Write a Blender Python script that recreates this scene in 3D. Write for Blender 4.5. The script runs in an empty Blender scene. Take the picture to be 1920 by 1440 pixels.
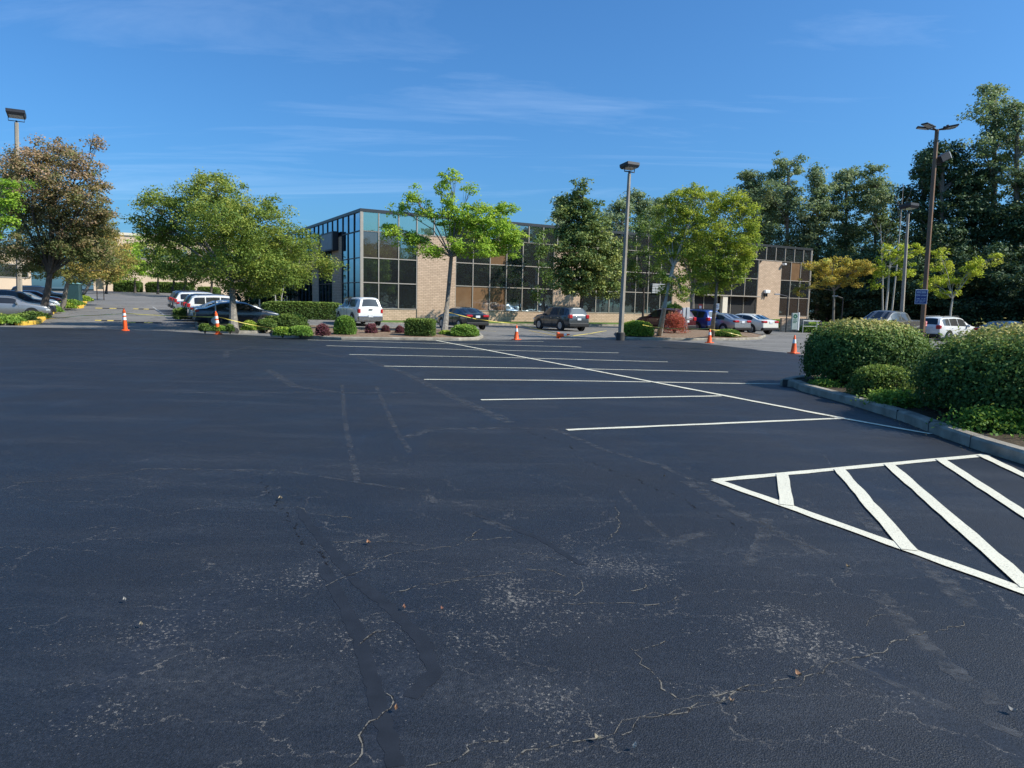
import bpy, math, random
import numpy as np
from mathutils import Vector, Matrix
R = math.radians
rnd = random.Random(7)
SC = bpy.context.scene
COL = SC.collection

# ------------------------------------------------------------------ camera
F = 1331.0; CH = 1.7
PITCH, ROLL, AZ = R(6.36), R(1.333), R(29.53)
cF = Vector((0, math.cos(PITCH), -math.sin(PITCH)))
X0 = Vector((1, 0, 0)); Y0 = X0.cross(cF)
cX = X0 * math.cos(ROLL) + Y0 * math.sin(ROLL)
cY = -X0 * math.sin(ROLL) + Y0 * math.cos(ROLL)
CAM = Vector((0, 0, CH))
cd = bpy.data.cameras.new('camera'); cam = bpy.data.objects.new('camera', cd); COL.objects.link(cam)
M = Matrix((cX, cY, -cF)).transposed().to_4x4(); M.translation = CAM
cam.matrix_world = M
cd.sensor_width = 36; cd.lens = F / 1920 * 36; cd.clip_end = 3000; cd.clip_start = 0.05
SC.camera = cam

def ray(px, py): return cX * ((px - 960) / F) - cY * ((py - 720) / F) + cF
def at(px, py, Y):
    d = ray(px, py); return CAM + d * (Y / d.y)
def gp(px, py, z=0.0):
    d = ray(px, py); return CAM + d * ((z - CH) / d.z)
def colx(px, Y):          # X on the ground of picture column px at depth Y
    y = 600
    for _ in range(4):
        p = at(px, y, Y)
        y += (p.z - hgt(p.x, Y)) / Y * F
    return at(px, y, Y).x
U = Vector((math.cos(AZ), math.sin(AZ), 0)); V = Vector((-math.sin(AZ), math.cos(AZ), 0))
C0 = at(676.5, 560, 56.0); C0.z = 0
def sstep(a, b, x):
    t = min(1, max(0, (x - a) / (b - a))); return t * t * (3 - 2 * t)
def hgt(x, y):
    sl = -((x - C0.x) * U.x + (y - C0.y) * U.y)
    return min(3.2, 0.028 * max(0.0, y - 42)) * sstep(-6, 6, sl)
def onground(px, Y):
    x = colx(px, Y); return Vector((x, Y, hgt(x, Y)))

# ------------------------------------------------------------------ materials
MATS = {}
def nmat(name):
    m = bpy.data.materials.new(name); m.use_nodes = True
    nt = m.node_tree; nt.nodes.clear()
    o = nt.nodes.new('ShaderNodeOutputMaterial')
    return m, nt, o
class NT:
    def __init__(s, nt): s.nt = nt
    def n(s, t, **k):
        nd = s.nt.nodes.new(t)
        for a, b in k.items(): setattr(nd, a, b)
        return nd
    def l(s, a, b): s.nt.links.new(a, b)
    def coord(s): return s.n('ShaderNodeTexCoord').outputs['Object']
    def geo(s): return s.n('ShaderNodeNewGeometry').outputs['Position']
    def mapping(s, v, sc=(1, 1, 1), rot=(0, 0, 0)):
        m = s.n('ShaderNodeMapping'); s.l(v, m.inputs[0]); m.inputs['Scale'].default_value = sc; m.inputs['Rotation'].default_value = rot
        return m.outputs[0]
    def noise(s, v, sc, det=4, rough=.55, dist=0):
        n = s.n('ShaderNodeTexNoise'); s.l(v, n.inputs['Vector']); n.inputs['Scale'].default_value = sc
        n.inputs['Detail'].default_value = det; n.inputs['Roughness'].default_value = rough; n.inputs['Distortion'].default_value = dist
        return n.outputs['Fac']
    def ramp(s, f, pts, interp='LINEAR'):
        r = s.n('ShaderNodeValToRGB'); s.l(f, r.inputs[0]); e = r.color_ramp.elements; r.color_ramp.interpolation = interp
        while len(e) < len(pts): e.new(.5)
        for i, (p, c) in enumerate(pts):
            e[i].position = p
            e[i].color = (c, c, c, 1) if isinstance(c, (int, float)) else (*c, 1)
        return r.outputs[0]
    def mix(s, f, a, b, bt='MIX'):
        m = s.n('ShaderNodeMix', data_type='RGBA', blend_type=bt)
        for sock, v in ((m.inputs[0], f), (m.inputs[6], a), (m.inputs[7], b)):
            if isinstance(v, (int, float)): sock.default_value = v
            elif isinstance(v, tuple): sock.default_value = (*v, 1)
            else: s.l(v, sock)
        return m.outputs[2]
    def math(s, op, a, b=0.5):
        m = s.n('ShaderNodeMath', operation=op)
        for i, v in enumerate((a, b)):
            if isinstance(v, (int, float)): m.inputs[i].default_value = v
            else: s.l(v, m.inputs[i])
        return m.outputs[0]
    def pr(s, col, rough=.6, metal=0, spec=.5, coat=0, normal=None):
        p = s.n('ShaderNodeBsdfPrincipled')
        if isinstance(col, tuple): p.inputs['Base Color'].default_value = (*col, 1)
        else: s.l(col, p.inputs['Base Color'])
        if isinstance(rough, (int, float)): p.inputs['Roughness'].default_value = rough
        else: s.l(rough, p.inputs['Roughness'])
        p.inputs['Metallic'].default_value = metal; p.inputs['Specular IOR Level'].default_value = spec
        p.inputs['Coat Weight'].default_value = coat; p.inputs['Coat Roughness'].default_value = .04
        if normal is not None: s.l(normal, p.inputs['Normal'])
        return p
    def bump(s, h, st=.3, d=.02):
        b = s.n('ShaderNodeBump'); s.l(h, b.inputs['Height']); b.inputs['Strength'].default_value = st; b.inputs['Distance'].default_value = d
        return b.outputs[0]

def plain(name, col, rough=.6, metal=0, spec=.5, coat=0, var=.12, vs=3.0, bump=0, bs=30):
    if name in MATS: return MATS[name]
    m, nt, o = nmat(name); T = NT(nt); c = T.coord()
    f = T.noise(c, vs, 5)
    a = tuple(x * (1 - var) for x in col); b = tuple(min(1, x * (1 + var)) for x in col)
    colr = T.ramp(f, [(.3, a), (.7, b)])
    nm = T.bump(T.noise(c, bs, 3), bump, .02) if bump else None
    p = T.pr(colr, rough, metal, spec, coat, nm); T.l(p.outputs[0], o.inputs[0])
    MATS[name] = m; return m

LEAFK = 1.85
def leafmat(name, cols, trans=.35, rough=.5):
    if name in MATS: return MATS[name]
    m, nt, o = nmat(name); T = NT(nt)
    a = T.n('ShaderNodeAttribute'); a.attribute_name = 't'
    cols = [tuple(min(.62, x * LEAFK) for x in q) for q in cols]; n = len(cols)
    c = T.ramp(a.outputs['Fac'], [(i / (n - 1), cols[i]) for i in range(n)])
    p = T.pr(c, max(rough, .6), 0, .22)
    t = T.n('ShaderNodeBsdfTranslucent'); 
    c2 = T.mix(.5, c, (.30, .42, .05), 'MIX')
    T.l(T.mix(.6, c, c2), t.inputs[0])
    mx = T.n('ShaderNodeMixShader'); mx.inputs[0].default_value = trans
    T.l(p.outputs[0], mx.inputs[1]); T.l(t.outputs[0], mx.inputs[2]); T.l(mx.outputs[0], o.inputs[0])
    MATS[name] = m; return m

WORN = [(*gp(960, 1130).xy, .75, 1.0), (*gp(1480, 1185).xy, .55, 1.15), (*gp(1010, 1330).xy, .45, .9), (*gp(700, 1210).xy, .5, .7), (*gp(330, 1180).xy, .7, .7), (*gp(210, 1330).xy, .35, .7), (*gp(1150, 1060).xy, .6, .8), (*gp(900, 855).xy, .7, .5)]
def sealed_mat():
    m, nt, o = nmat('sealed asphalt'); T = NT(nt); c = T.geo()
    big = T.noise(c, .35, 5, .6)
    base = T.ramp(big, [(.3, (.0095, .0115, .0170)), (.7, (.0150, .0180, .0255))])
    base = T.mix(.85, base, T.ramp(T.noise(c, 75, 4, .8), [(.36, .18), (.50, .85), (.62, 1.6)]), 'MULTIPLY')
    sp = T.n('ShaderNodeSeparateXYZ'); T.l(c, sp.inputs[0])
    mr = T.n('ShaderNodeMapRange'); T.l(sp.outputs[1], mr.inputs[0]); mr.inputs[1].default_value = 4.2; mr.inputs[2].default_value = 9.0
    mr.inputs[3].default_value = 1.0; mr.inputs[4].default_value = .06
    near = mr.outputs[0]
    # places where the coat is thin and pale stone chips of the old surface show through
    patch = T.ramp(T.noise(T.mapping(c, (.8, 1.0, 1), (0, 0, .25)), .85, 5, .68, .5), [(.46, 0.0), (.70, .8)])
    for (wx, wy, wr, wk) in WORN:
        vd = T.n('ShaderNodeVectorMath', operation='DISTANCE'); T.l(c, vd.inputs[0]); vd.inputs[1].default_value = (wx, wy, .004)
        dn = T.math('ADD', vd.outputs['Value'], T.math('MULTIPLY', T.noise(c, 1.7, 6, .75), wr * 3.2))
        f = T.n('ShaderNodeMapRange'); T.l(dn, f.inputs[0]); f.inputs[1].default_value = wr * 1.5; f.inputs[2].default_value = wr * 2.6; f.inputs[3].default_value = wk; f.inputs[4].default_value = 0
        patch = T.math('MAXIMUM', patch, f.outputs[0])
    patch = T.math('MULTIPLY', patch, near)
    g = T.noise(c, 46, 6, .80)
    thr = T.math('SUBTRACT', T.math('SUBTRACT', .70, T.math('MULTIPLY', near, .035)), T.math('MULTIPLY', patch, .170))
    chip = T.math('MULTIPLY', T.math('SUBTRACT', g, thr), 30.0)
    cl_ = T.n('ShaderNodeClamp'); T.l(chip, cl_.inputs[0])
    col = T.mix(T.math('MULTIPLY', cl_.outputs[0], .9), base, T.ramp(T.noise(c, 90, 2), [(.35, (.10, .095, .09)), (.65, (.27, .245, .21))]))
    # web of fine broken cracks
    nn = T.n('ShaderNodeTexNoise'); T.l(c, nn.inputs['Vector']); nn.inputs['Scale'].default_value = 2.3; nn.inputs['Detail'].default_value = 7; nn.inputs['Roughness'].default_value = .7
    sc = T.n('ShaderNodeVectorMath', operation='SCALE'); T.l(nn.outputs['Color'], sc.inputs[0]); sc.inputs['Scale'].default_value = .55
    ad = T.n('ShaderNodeVectorMath', operation='ADD'); T.l(c, ad.inputs[0]); T.l(sc.outputs[0], ad.inputs[1])
    v = T.n('ShaderNodeTexVoronoi', feature='DISTANCE_TO_EDGE', voronoi_dimensions='2D'); T.l(T.mapping(ad.outputs[0], (.55, 1.25, 1), (0, 0, .15)), v.inputs['Vector']); v.inputs['Scale'].default_value = 2.1
    ck = T.ramp(v.outputs['Distance'], [(.002, 1.0), (.008, 0.0)])
    brk = T.ramp(T.noise(c, 1.1, 4, .6), [(.45, 0.0), (.54, 1.0)]); brk2 = T.ramp(T.noise(c, 24, 4, .7), [(.44, 0.0), (.52, 1.0)])
    ck = T.math('MULTIPLY', T.math('MULTIPLY', ck, brk), T.math('MULTIPLY', brk2, T.math('ADD', T.math('MULTIPLY', near, .9), .08)))
    col = T.mix(T.math('MULTIPLY', ck, .85), col, (.19, .17, .145))
    # dust and dried squeegee film
    dust = T.ramp(T.noise(c, 70, 3, .7), [(.62, 0.0), (.72, 1.0)])
    col = T.mix(T.math('MULTIPLY', dust, .35), col, (.08, .085, .095))
    sk = T.ramp(T.noise(T.mapping(c, (.35, 1.3, 1), (0, 0, -.5)), .9, 7, .7, .3), [(.50, 0.0), (.75, 1.0)])
    sk = T.math('MULTIPLY', sk, T.ramp(T.noise(c, 22, 4, .7), [(.40, .1), (.65, 1.0)]))
    col = T.mix(T.math('MULTIPLY', sk, .38), col, (.10, .105, .115))
    vs = T.n('ShaderNodeTexVoronoi'); T.l(c, vs.inputs['Vector']); vs.inputs['Scale'].default_value = 130
    h = T.math('ADD', T.math('MULTIPLY', T.noise(c, 95, 5, .8), .9), T.math('MULTIPLY', vs.outputs['Distance'], .8))
    # smooth filled seams where no stone texture shows
    sm = T.ramp(T.noise(T.mapping(c, (1.6, .35, 1), (0, 0, .35)), .8, 3), [(.60, 1.0), (.66, .15)])
    bp = T.n('ShaderNodeBump'); T.l(h, bp.inputs['Height']); bp.inputs['Distance'].default_value = .010; T.l(T.math('MULTIPLY', sm, .50), bp.inputs['Strength'])
    rg = T.ramp(T.noise(c, .8, 5), [(.3, .48), (.7, .64)])
    p = T.pr(col, rg, 0, .48, 0, bp.outputs[0]); T.l(p.outputs[0], o.inputs[0]); return m
def old_mat():
    m, nt, o = nmat('old asphalt'); T = NT(nt); c = T.geo()
    col = T.ramp(T.noise(c, .25, 6, .6), [(.3, (.145, .137, .128)), (.7, (.215, .202, .188))])
    cr = T.n('ShaderNodeTexVoronoi', feature='DISTANCE_TO_EDGE')
    ad = T.n('ShaderNodeVectorMath', operation='ADD'); nn = T.n('ShaderNodeTexNoise'); T.l(c, nn.inputs['Vector']); nn.inputs['Scale'].default_value = 1.2
    sc = T.n('ShaderNodeVectorMath', operation='SCALE'); T.l(nn.outputs['Color'], sc.inputs[0]); sc.inputs['Scale'].default_value = 1.5
    T.l(c, ad.inputs[0]); T.l(sc.outputs[0], ad.inputs[1]); T.l(ad.outputs[0], cr.inputs['Vector']); cr.inputs['Scale'].default_value = .3
    k = T.ramp(cr.outputs['Distance'], [(.004, 1.0), (.014, 0.0)])
    col = T.mix(T.math('MULTIPLY', k, .7), col, (.03, .03, .03))
    st = T.ramp(T.noise(c, .9, 4), [(.6, 0.0), (.72, 1.0)])
    col = T.mix(T.math('MULTIPLY', st, .35), col, (.06, .058, .055))
    p = T.pr(col, .85, 0, .3, 0, T.bump(T.noise(c, 40, 4), .4, .01)); T.l(p.outputs[0], o.inputs[0]); return m
def grass_mat(name, a, b):
    m, nt, o = nmat(name); T = NT(nt); c = T.geo()
    col = T.ramp(T.noise(c, 1.2, 6, .7), [(.3, a), (.7, b)])
    p = T.pr(col, .9, 0, .2, 0, T.bump(T.noise(c, 14, 4), .8, .05)); T.l(p.outputs[0], o.inputs[0]); return m
def mulch_mat():
    m, nt, o = nmat('bark mulch'); T = NT(nt); c = T.geo()
    col = T.ramp(T.noise(c, 6, 6, .75), [(.25, (.09, .055, .035)), (.5, (.22, .15, .10)), (.75, (.42, .31, .22))])
    p = T.pr(col, .9, 0, .2, 0, T.bump(T.noise(c, 18, 4), .9, .05)); T.l(p.outputs[0], o.inputs[0]); return m
def paint_mat(name, col, wear=.25, sc=22):
    m, nt, o = nmat(name); T = NT(nt); c = T.geo()
    f = T.ramp(T.noise(c, sc, 6, .78), [(.55, 0.0), (.66, 1.0)])
    cc = T.mix(T.math('MULTIPLY', f, wear), col, (.05, .05, .055))
    g = T.ramp(T.noise(c, 1.7, 3), [(.3, .9), (.7, 1.0)])
    cc = T.mix(1.0, cc, g, 'MULTIPLY')
    p = T.pr(cc, .6, 0, .4, 0, T.bump(T.noise(c, 60, 4), .5, .008)); T.l(p.outputs[0], o.inputs[0]); return m
def brick_mat():
    m, nt, o = nmat('tan brick'); T = NT(nt); c = T.coord()
    s = T.n('ShaderNodeSeparateXYZ'); T.l(c, s.inputs[0])
    cb = T.n('ShaderNodeCombineXYZ'); T.l(T.math('ADD', s.outputs[0], s.outputs[1]), cb.inputs[0]); T.l(s.outputs[2], cb.inputs[1])
    b = T.n('ShaderNodeTexBrick'); T.l(cb.outputs[0], b.inputs['Vector']); b.inputs['Scale'].default_value = 1
    b.inputs['Brick Width'].default_value = .40; b.inputs['Row Height'].default_value = .135; b.inputs['Mortar Size'].default_value = .014
    b.inputs['Color1'].default_value = (.62, .455, .325, 1); b.inputs['Color2'].default_value = (.51, .37, .26, 1); b.inputs['Mortar'].default_value = (.28, .20, .14, 1)
    b.inputs['Bias'].default_value = -.1
    col = T.mix(.5, b.outputs[0], T.ramp(T.noise(c, .7, 5), [(.3, .72), (.7, 1.0)]), 'MULTIPLY')
    p = T.pr(col, .85, 0, .25, 0, T.bump(b.outputs['Fac'], -.6, .02)); T.l(p.outputs[0], o.inputs[0]); return m
def glass_mat(name, refl, tint, base, wav=.02):
    m, nt, o = nmat(name); T = NT(nt); c = T.coord()
    nm = T.bump(T.noise(c, .8, 3), wav, .2)
    g = T.n('ShaderNodeBsdfGlossy'); g.inputs[0].default_value = (*tint, 1); g.inputs['Roughness'].default_value = .02; T.l(nm, g.inputs['Normal'])
    col = T.ramp(T.noise(c, .45, 3), [(.35, tuple(x * .7 for x in base)), (.65, base)])
    d = T.pr(col, .5, 0, .2)
    mx = T.n('ShaderNodeMixShader'); fr = T.n('ShaderNodeFresnel'); fr.inputs[0].default_value = 1.5
    f = T.math('ADD', T.math('MULTIPLY', fr.outputs[0], 1 - refl), refl)
    T.l(f, mx.inputs[0]); T.l(d.outputs[0], mx.inputs[1]); T.l(g.outputs[0], mx.inputs[2]); T.l(mx.outputs[0], o.inputs[0]); return m
def bark(name, a, b):
    if name in MATS: return MATS[name]
    m, nt, o = nmat(name); T = NT(nt); c = T.coord()
    col = T.ramp(T.noise(T.mapping(c, (1, 1, .3)), 7, 6, .7), [(.3, a), (.7, b)])
    p = T.pr(col, .85, 0, .2, 0, T.bump(T.noise(T.mapping(c, (1, 1, .3)), 14, 5), .8, .03)); T.l(p.outputs[0], o.inputs[0])
    MATS[name] = m; return m
def broken_mat(name, col, lo, hi, sc=8):
    m, nt, o = nmat(name); T = NT(nt); c = T.geo()
    p = T.pr(col, .8, 0, .2); tr = T.n('ShaderNodeBsdfTransparent'); mx = T.n('ShaderNodeMixShader')
    T.l(T.ramp(T.noise(c, sc, 6, .75), [(lo, 0.0), (hi, 1.0)]), mx.inputs[0]); T.l(tr.outputs[0], mx.inputs[1]); T.l(p.outputs[0], mx.inputs[2]); T.l(mx.outputs[0], o.inputs[0]); return m

# ------------------------------------------------------------------ mesh building
class MB:
    def __init__(s): s.v = []; s.f = []; s.m = []; s.cur = 0
    def add(s, vs, fs):
        b = len(s.v); s.v += [tuple(p) for p in vs]
        for f in fs: s.f.append(tuple(b + i for i in f)); s.m.append(s.cur)
        return s
    def mat(s, i): s.cur = i; return s
    def box(s, x0, x1, y0, y1, z0, z1, M=None):
        vs = [Vector((x, y, z)) for x in (x0, x1) for y in (y0, y1) for z in (z0, z1)]
        if M is not None: vs = [M @ p for p in vs]
        return s.add(vs, [(0, 1, 3, 2), (4, 6, 7, 5), (0, 4, 5, 1), (2, 3, 7, 6), (0, 2, 6, 4), (1, 5, 7, 3)])
    def cbox(s, x0, x1, y0, y1, z0, z1, c=.02, M=None):   # box with chamfered edges
        cx, cy, cz = (x0 + x1) / 2, (y0 + y1) / 2, (z0 + z1) / 2
        hx, hy, hz = (x1 - x0) / 2, (y1 - y0) / 2, (z1 - z0) / 2
        c = min(c, hx * .9, hy * .9, hz * .9); vs = []; idx = {}
        for sx in (-1, 1):
            for sy in (-1, 1):
                for sz in (-1, 1):
                    for a in range(3):
                        q = [hx, hy, hz]
                        for k in range(3):
                            if k != a: q[k] -= c
                        idx[(sx, sy, sz, a)] = len(vs); p = Vector((cx + sx * q[0], cy + sy * q[1], cz + sz * q[2])); vs.append(M @ p if M is not None else p)
        fs = []
        g = lambda a, b, c_, k: idx[(a, b, c_, k)]
        for sg in (-1, 1):
            fs.append([g(sg, a, b, 0) for a, b in ((-1, -1), (1, -1), (1, 1), (-1, 1))])
            fs.append([g(a, sg, b, 1) for a, b in ((-1, -1), (1, -1), (1, 1), (-1, 1))])
            fs.append([g(a, b, sg, 2) for a, b in ((-1, -1), (1, -1), (1, 1), (-1, 1))])
        for a in (-1, 1):
            for b in (-1, 1):
                fs.append([g(a, b, -1, 0), g(a, b, 1, 0), g(a, b, 1, 1), g(a, b, -1, 1)])
                fs.append([g(a, -1, b, 0), g(a, 1, b, 0), g(a, 1, b, 2), g(a, -1, b, 2)])
                fs.append([g(-1, a, b, 1), g(1, a, b, 1), g(1, a, b, 2), g(-1, a, b, 2)])
                for c_ in (-1, 1): fs.append([g(a, b, c_, 0), g(a, b, c_, 1), g(a, b, c_, 2)])
        return s.add(vs, fs)
    def tube(s, pts, rad, n=8, cap=True):
        pts = [Vector(p) for p in pts]; rings = []
        if not isinstance(rad, (list, tuple)): rad = [rad] * len(pts)
        b = len(s.v)
        for i, p in enumerate(pts):
            d = (pts[min(i + 1, len(pts) - 1)] - pts[max(i - 1, 0)]).normalized()
            a = d.cross(Vector((0, 0, 1)) if abs(d.z) < .9 else Vector((1, 0, 0))).normalized(); c = d.cross(a)
            for k in range(n):
                t = 2 * math.pi * k / n; s.v.append(tuple(p + (a * math.cos(t) + c * math.sin(t)) * rad[i]))
        for i in range(len(pts) - 1):
            for k in range(n):
                s.f.append((b + i * n + k, b + i * n + (k + 1) % n, b + (i + 1) * n + (k + 1) % n, b + (i + 1) * n + k)); s.m.append(s.cur)
        if cap:
            s.f.append(tuple(b + k for k in range(n))); s.m.append(s.cur)
            s.f.append(tuple(b + (len(pts) - 1) * n + k for k in reversed(range(n)))); s.m.append(s.cur)
        return s
    def lathe(s, prof, n=20, M=None, cap=True):
        b = len(s.v)
        for r, z in prof:
            for k in range(n):
                t = 2 * math.pi * k / n; p = Vector((r * math.cos(t), r * math.sin(t), z)); s.v.append(tuple(M @ p if M is not None else p))
        for i in range(len(prof) - 1):
            for k in range(n):
                s.f.append((b + i * n + k, b + i * n + (k + 1) % n, b + (i + 1) * n + (k + 1) % n, b + (i + 1) * n + k)); s.m.append(s.cur)
        if cap:
            s.f.append(tuple(b + k for k in reversed(range(n)))); s.m.append(s.cur)
            s.f.append(tuple(b + (len(prof) - 1) * n + k for k in range(n))); s.m.append(s.cur)
        return s
    def grid(s, rows):
        b = len(s.v); w = len(rows[0])
        for r in rows: s.v += [tuple(p) for p in r]
        for i in range(len(rows) - 1):
            for k in range(w - 1):
                s.f.append((b + i * w + k, b + i * w + k + 1, b + (i + 1) * w + k + 1, b + (i + 1) * w + k)); s.m.append(s.cur)
        return s
    def build(s, name, mats, parent=None, smooth=False, fixn=True):
        me = bpy.data.meshes.new(name); me.from_pydata(s.v, [], s.f)
        if not isinstance(mats, (list, tuple)): mats = [mats]
        for m in mats: me.materials.append(m)
        me.polygons.foreach_set('material_index', s.m)
        if fixn:
            import bmesh
            bm = bmesh.new(); bm.from_mesh(me); bmesh.ops.recalc_face_normals(bm, faces=bm.faces); bm.to_mesh(me); bm.free()
        if smooth:
            me.polygons.foreach_set('use_smooth', [True] * len(me.polygons))
            try: me.set_sharp_from_angle(angle=R(38))
            except Exception: pass
        o = bpy.data.objects.new(name, me); COL.objects.link(o)
        if parent: o.parent = parent
        return o
def tag(o, label=None, cat=None, group=None, kind=None):
    if label: o['label'] = label
    if cat: o['category'] = cat
    if group: o['group'] = group
    if kind: o['kind'] = kind
    return o
def empty(name, loc, rz=0.0, label=None, cat=None, group=None):
    o = bpy.data.objects.new(name, None); COL.objects.link(o); o.location = loc; o.rotation_euler = (0, 0, rz); o.empty_display_size = .3
    return tag(o, label, cat, group)
def struct(o): o['kind'] = 'structure'; return o
def copy_tree(o, parent=None):
    c = o.copy(); COL.objects.link(c)
    if parent: c.parent = parent
    for ch in [x for x in o.children]: copy_tree(ch, c)
    return c

# ------------------------------------------------------------------ light and sky
SUN_EL = 41.0; SUN_D = Vector((1.0, -0.24, 0)).normalized()
sd = Vector((SUN_D.x * math.cos(R(SUN_EL)), SUN_D.y * math.cos(R(SUN_EL)), math.sin(R(SUN_EL))))
sl = bpy.data.lights.new('sun', 'SUN'); sl.energy = 4.8; sl.angle = R(.53); sl.color = (1.0, .93, .80)
so = bpy.data.objects.new('sun', sl); COL.objects.link(so); so.rotation_euler = sd.to_track_quat('Z', 'Y').to_euler()
w = bpy.data.worlds.new('World'); SC.world = w; w.use_nodes = True
wn = w.node_tree; wn.nodes.clear(); T = NT(wn)
wo = T.n('ShaderNodeOutputWorld'); bg = T.n('ShaderNodeBackground')
sky = T.n('ShaderNodeTexSky'); sky.sky_type = 'NISHITA'; sky.sun_disc = False; sky.sun_elevation = R(SUN_EL)
sky.sun_rotation = math.atan2(sd.x, sd.y); sky.air_density = 1.0; sky.dust_density = 2.2; sky.ozone_density = 4.0; sky.altitude = 0
tc = T.n('ShaderNodeTexCoord').outputs['Generated']
sx = T.n('ShaderNodeSeparateXYZ'); T.l(tc, sx.inputs[0])
zz = T.math('ADD', T.math('MAXIMUM', sx.outputs[2], 0.0), .12)
cmb = T.n('ShaderNodeCombineXYZ'); T.l(T.math('DIVIDE', sx.outputs[0], zz), cmb.inputs[0]); T.l(T.math('DIVIDE', sx.outputs[1], zz), cmb.inputs[1])
mp = T.mapping(cmb.outputs[0], (.38, 2.0, 1), (0, 0, -.12))
c1 = T.noise(mp, 1.15, 8, .62, .8)
cl = T.ramp(c1, [(.52, 0.0), (.80, 1.0)])
cm = T.math('MULTIPLY', cl, .17)
skc = T.mix(1.0, sky.outputs[0], (.44, .86, 1.20), 'MULTIPLY')
T.l(T.mix(cm, skc, (7.2, 8.6, 10.5)), bg.inputs[0]); bg.inputs[1].default_value = .118
T.l(bg.outputs[0], wo.inputs[0])
SC.view_settings.view_transform = 'Standard'; SC.view_settings.look = 'None'; SC.view_settings.gamma = 1; SC.view_settings.exposure = .36
SC.cycles.max_bounces = 6; SC.cycles.transparent_max_bounces = 12; SC.cycles.diffuse_bounces = 3; SC.cycles.glossy_bounces = 3
SC.cycles.use_denoising = True

# ------------------------------------------------------------------ ground
M_sealed, M_old, M_mulch, M_brick = sealed_mat(), old_mat(), mulch_mat(), brick_mat()
M_grass = grass_mat('lawn', (.05, .10, .02), (.13, .20, .045)); M_soil = grass_mat('rough ground', (.05, .055, .025), (.12, .11, .06))
M_bed = grass_mat('dark bed soil', (.030, .022, .015), (.10, .075, .045))
M_conc = plain('concrete kerb', (.29, .26, .21), .85, spec=.3, var=.38, vs=3.2, bump=.5, bs=40)
M_walk = plain('pale concrete', (.52, .48, .42), .85, spec=.3, var=.12, vs=1.2, bump=.3)
M_white = paint_mat('white road paint', (.72, .68, .54), .60, 46)
M_faint = paint_mat('worn white paint', (.46, .45, .42), .75, 6)
M_yelline = paint_mat('worn yellow paint', (.62, .47, .12), .7, 6)
M_yellow = paint_mat('yellow kerb paint', (.80, .50, .07), .45, 7)

def sheet(name, x0, x1, y0, y1, st, dz, mat, far=None):
    mb = MB(); xs = np.arange(x0, x1 + .01, st); ys = np.arange(y0, y1 + .01, st)
    if far: xs = np.concatenate([[-far], xs, [far]]); ys = np.concatenate([[-far], ys, [far]])
    mb.grid([[(x, y, hgt(x, y) + dz) for x in xs] for y in ys])
    return struct(mb.build(name, mat))
sheet('ground', -180, 160, -40, 320, 4, -.25, M_soil, far=2500)
sheet('old_asphalt', -78, 66, -36, 148, 2, -.008, M_old)

def poly_sheet(name, pts, z, mat):
    mb = MB(); mb.add([(p.x, p.y, z) for p in pts], [tuple(range(len(pts)))]); return struct(mb.build(name, mat))
edge = [(-60, 613), (0, 613), (120, 615), (300, 620), (400, 626), (480, 629), (560, 633), (640, 636), (760, 637), (880, 638), (1000, 636.5), (1160, 636), (1200, 638), (1260, 640), (1310, 643), (1370, 650), (1430, 657), (1500, 665), (1560, 671)]
ep = [gp(*e) for e in edge]
rr = random.Random(3); ep2 = []
for a, b in zip(ep[:-1], ep[1:]):
    for k in range(5):
        q = a.lerp(b, k / 5); q.y += rr.uniform(-.12, .12) if k else 0; ep2.append(q)
ep2.append(ep[-1])
poly_sheet('sealed_asphalt', ep2 + [Vector((30, 27, 0)), Vector((30, -30, 0)), Vector((-60, -30, 0)), Vector((-60, 34, 0))], .004, M_sealed)

def strip(mb, a, b, wd, z=.009, ends=0.0, jit=0.0):
    a = Vector((a[0], a[1], 0)); b = Vector((b[0], b[1], 0)); d = (b - a); L = d.length; d = d / L; n = Vector((-d.y, d.x, 0))
    a = a - d * ends; b = b + d * ends; k = max(1, int(L / .22)); rows = []
    for i in range(k + 1):
        p = a.lerp(b, i / k); o1, o2 = rr.uniform(-jit, jit), rr.uniform(-jit, jit)
        rows.append([p + n * (wd / 2 + o1), p - n * (wd / 2 + o2)])
    mb.grid([[Vector((q.x, q.y, hgt(q.x, q.y) + z)) for q in r] for r in rows]); return mb
def pline(name, a, b, wd=.1, mat=None, z=.009, g='white stall lines'):
    mb = MB(); strip(mb, gp(*a), gp(*b), wd, z, 0, .010); o = mb.build(name, mat or M_white, fixn=False); return struct(o)
for a, b in [((1063, 807), (1579, 785)), ((902, 750.5), (1352, 743)), ((795, 712), (1010, 713.5)), ((1010, 713.5), (1487, 721)), ((720, 687), (1090, 692)), ((1090, 692), (1365, 698)),
             ((655, 665), (960, 671)), ((960, 671), (1252, 679)), ((612, 648.5), (880, 656)), ((880, 656), (1160, 662)), ((577, 637.6), (850, 645)), ((850, 645), (1090, 651)), ((800, 638.4), (1019, 640.6))]:
    pline('parking_line', a, b, .105)
pline('parking_line', (817, 638.5), (1578, 785), .115, z=.013)
pline('parking_line', (1578, 785), (1745, 815), .10, z=.013)
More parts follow.
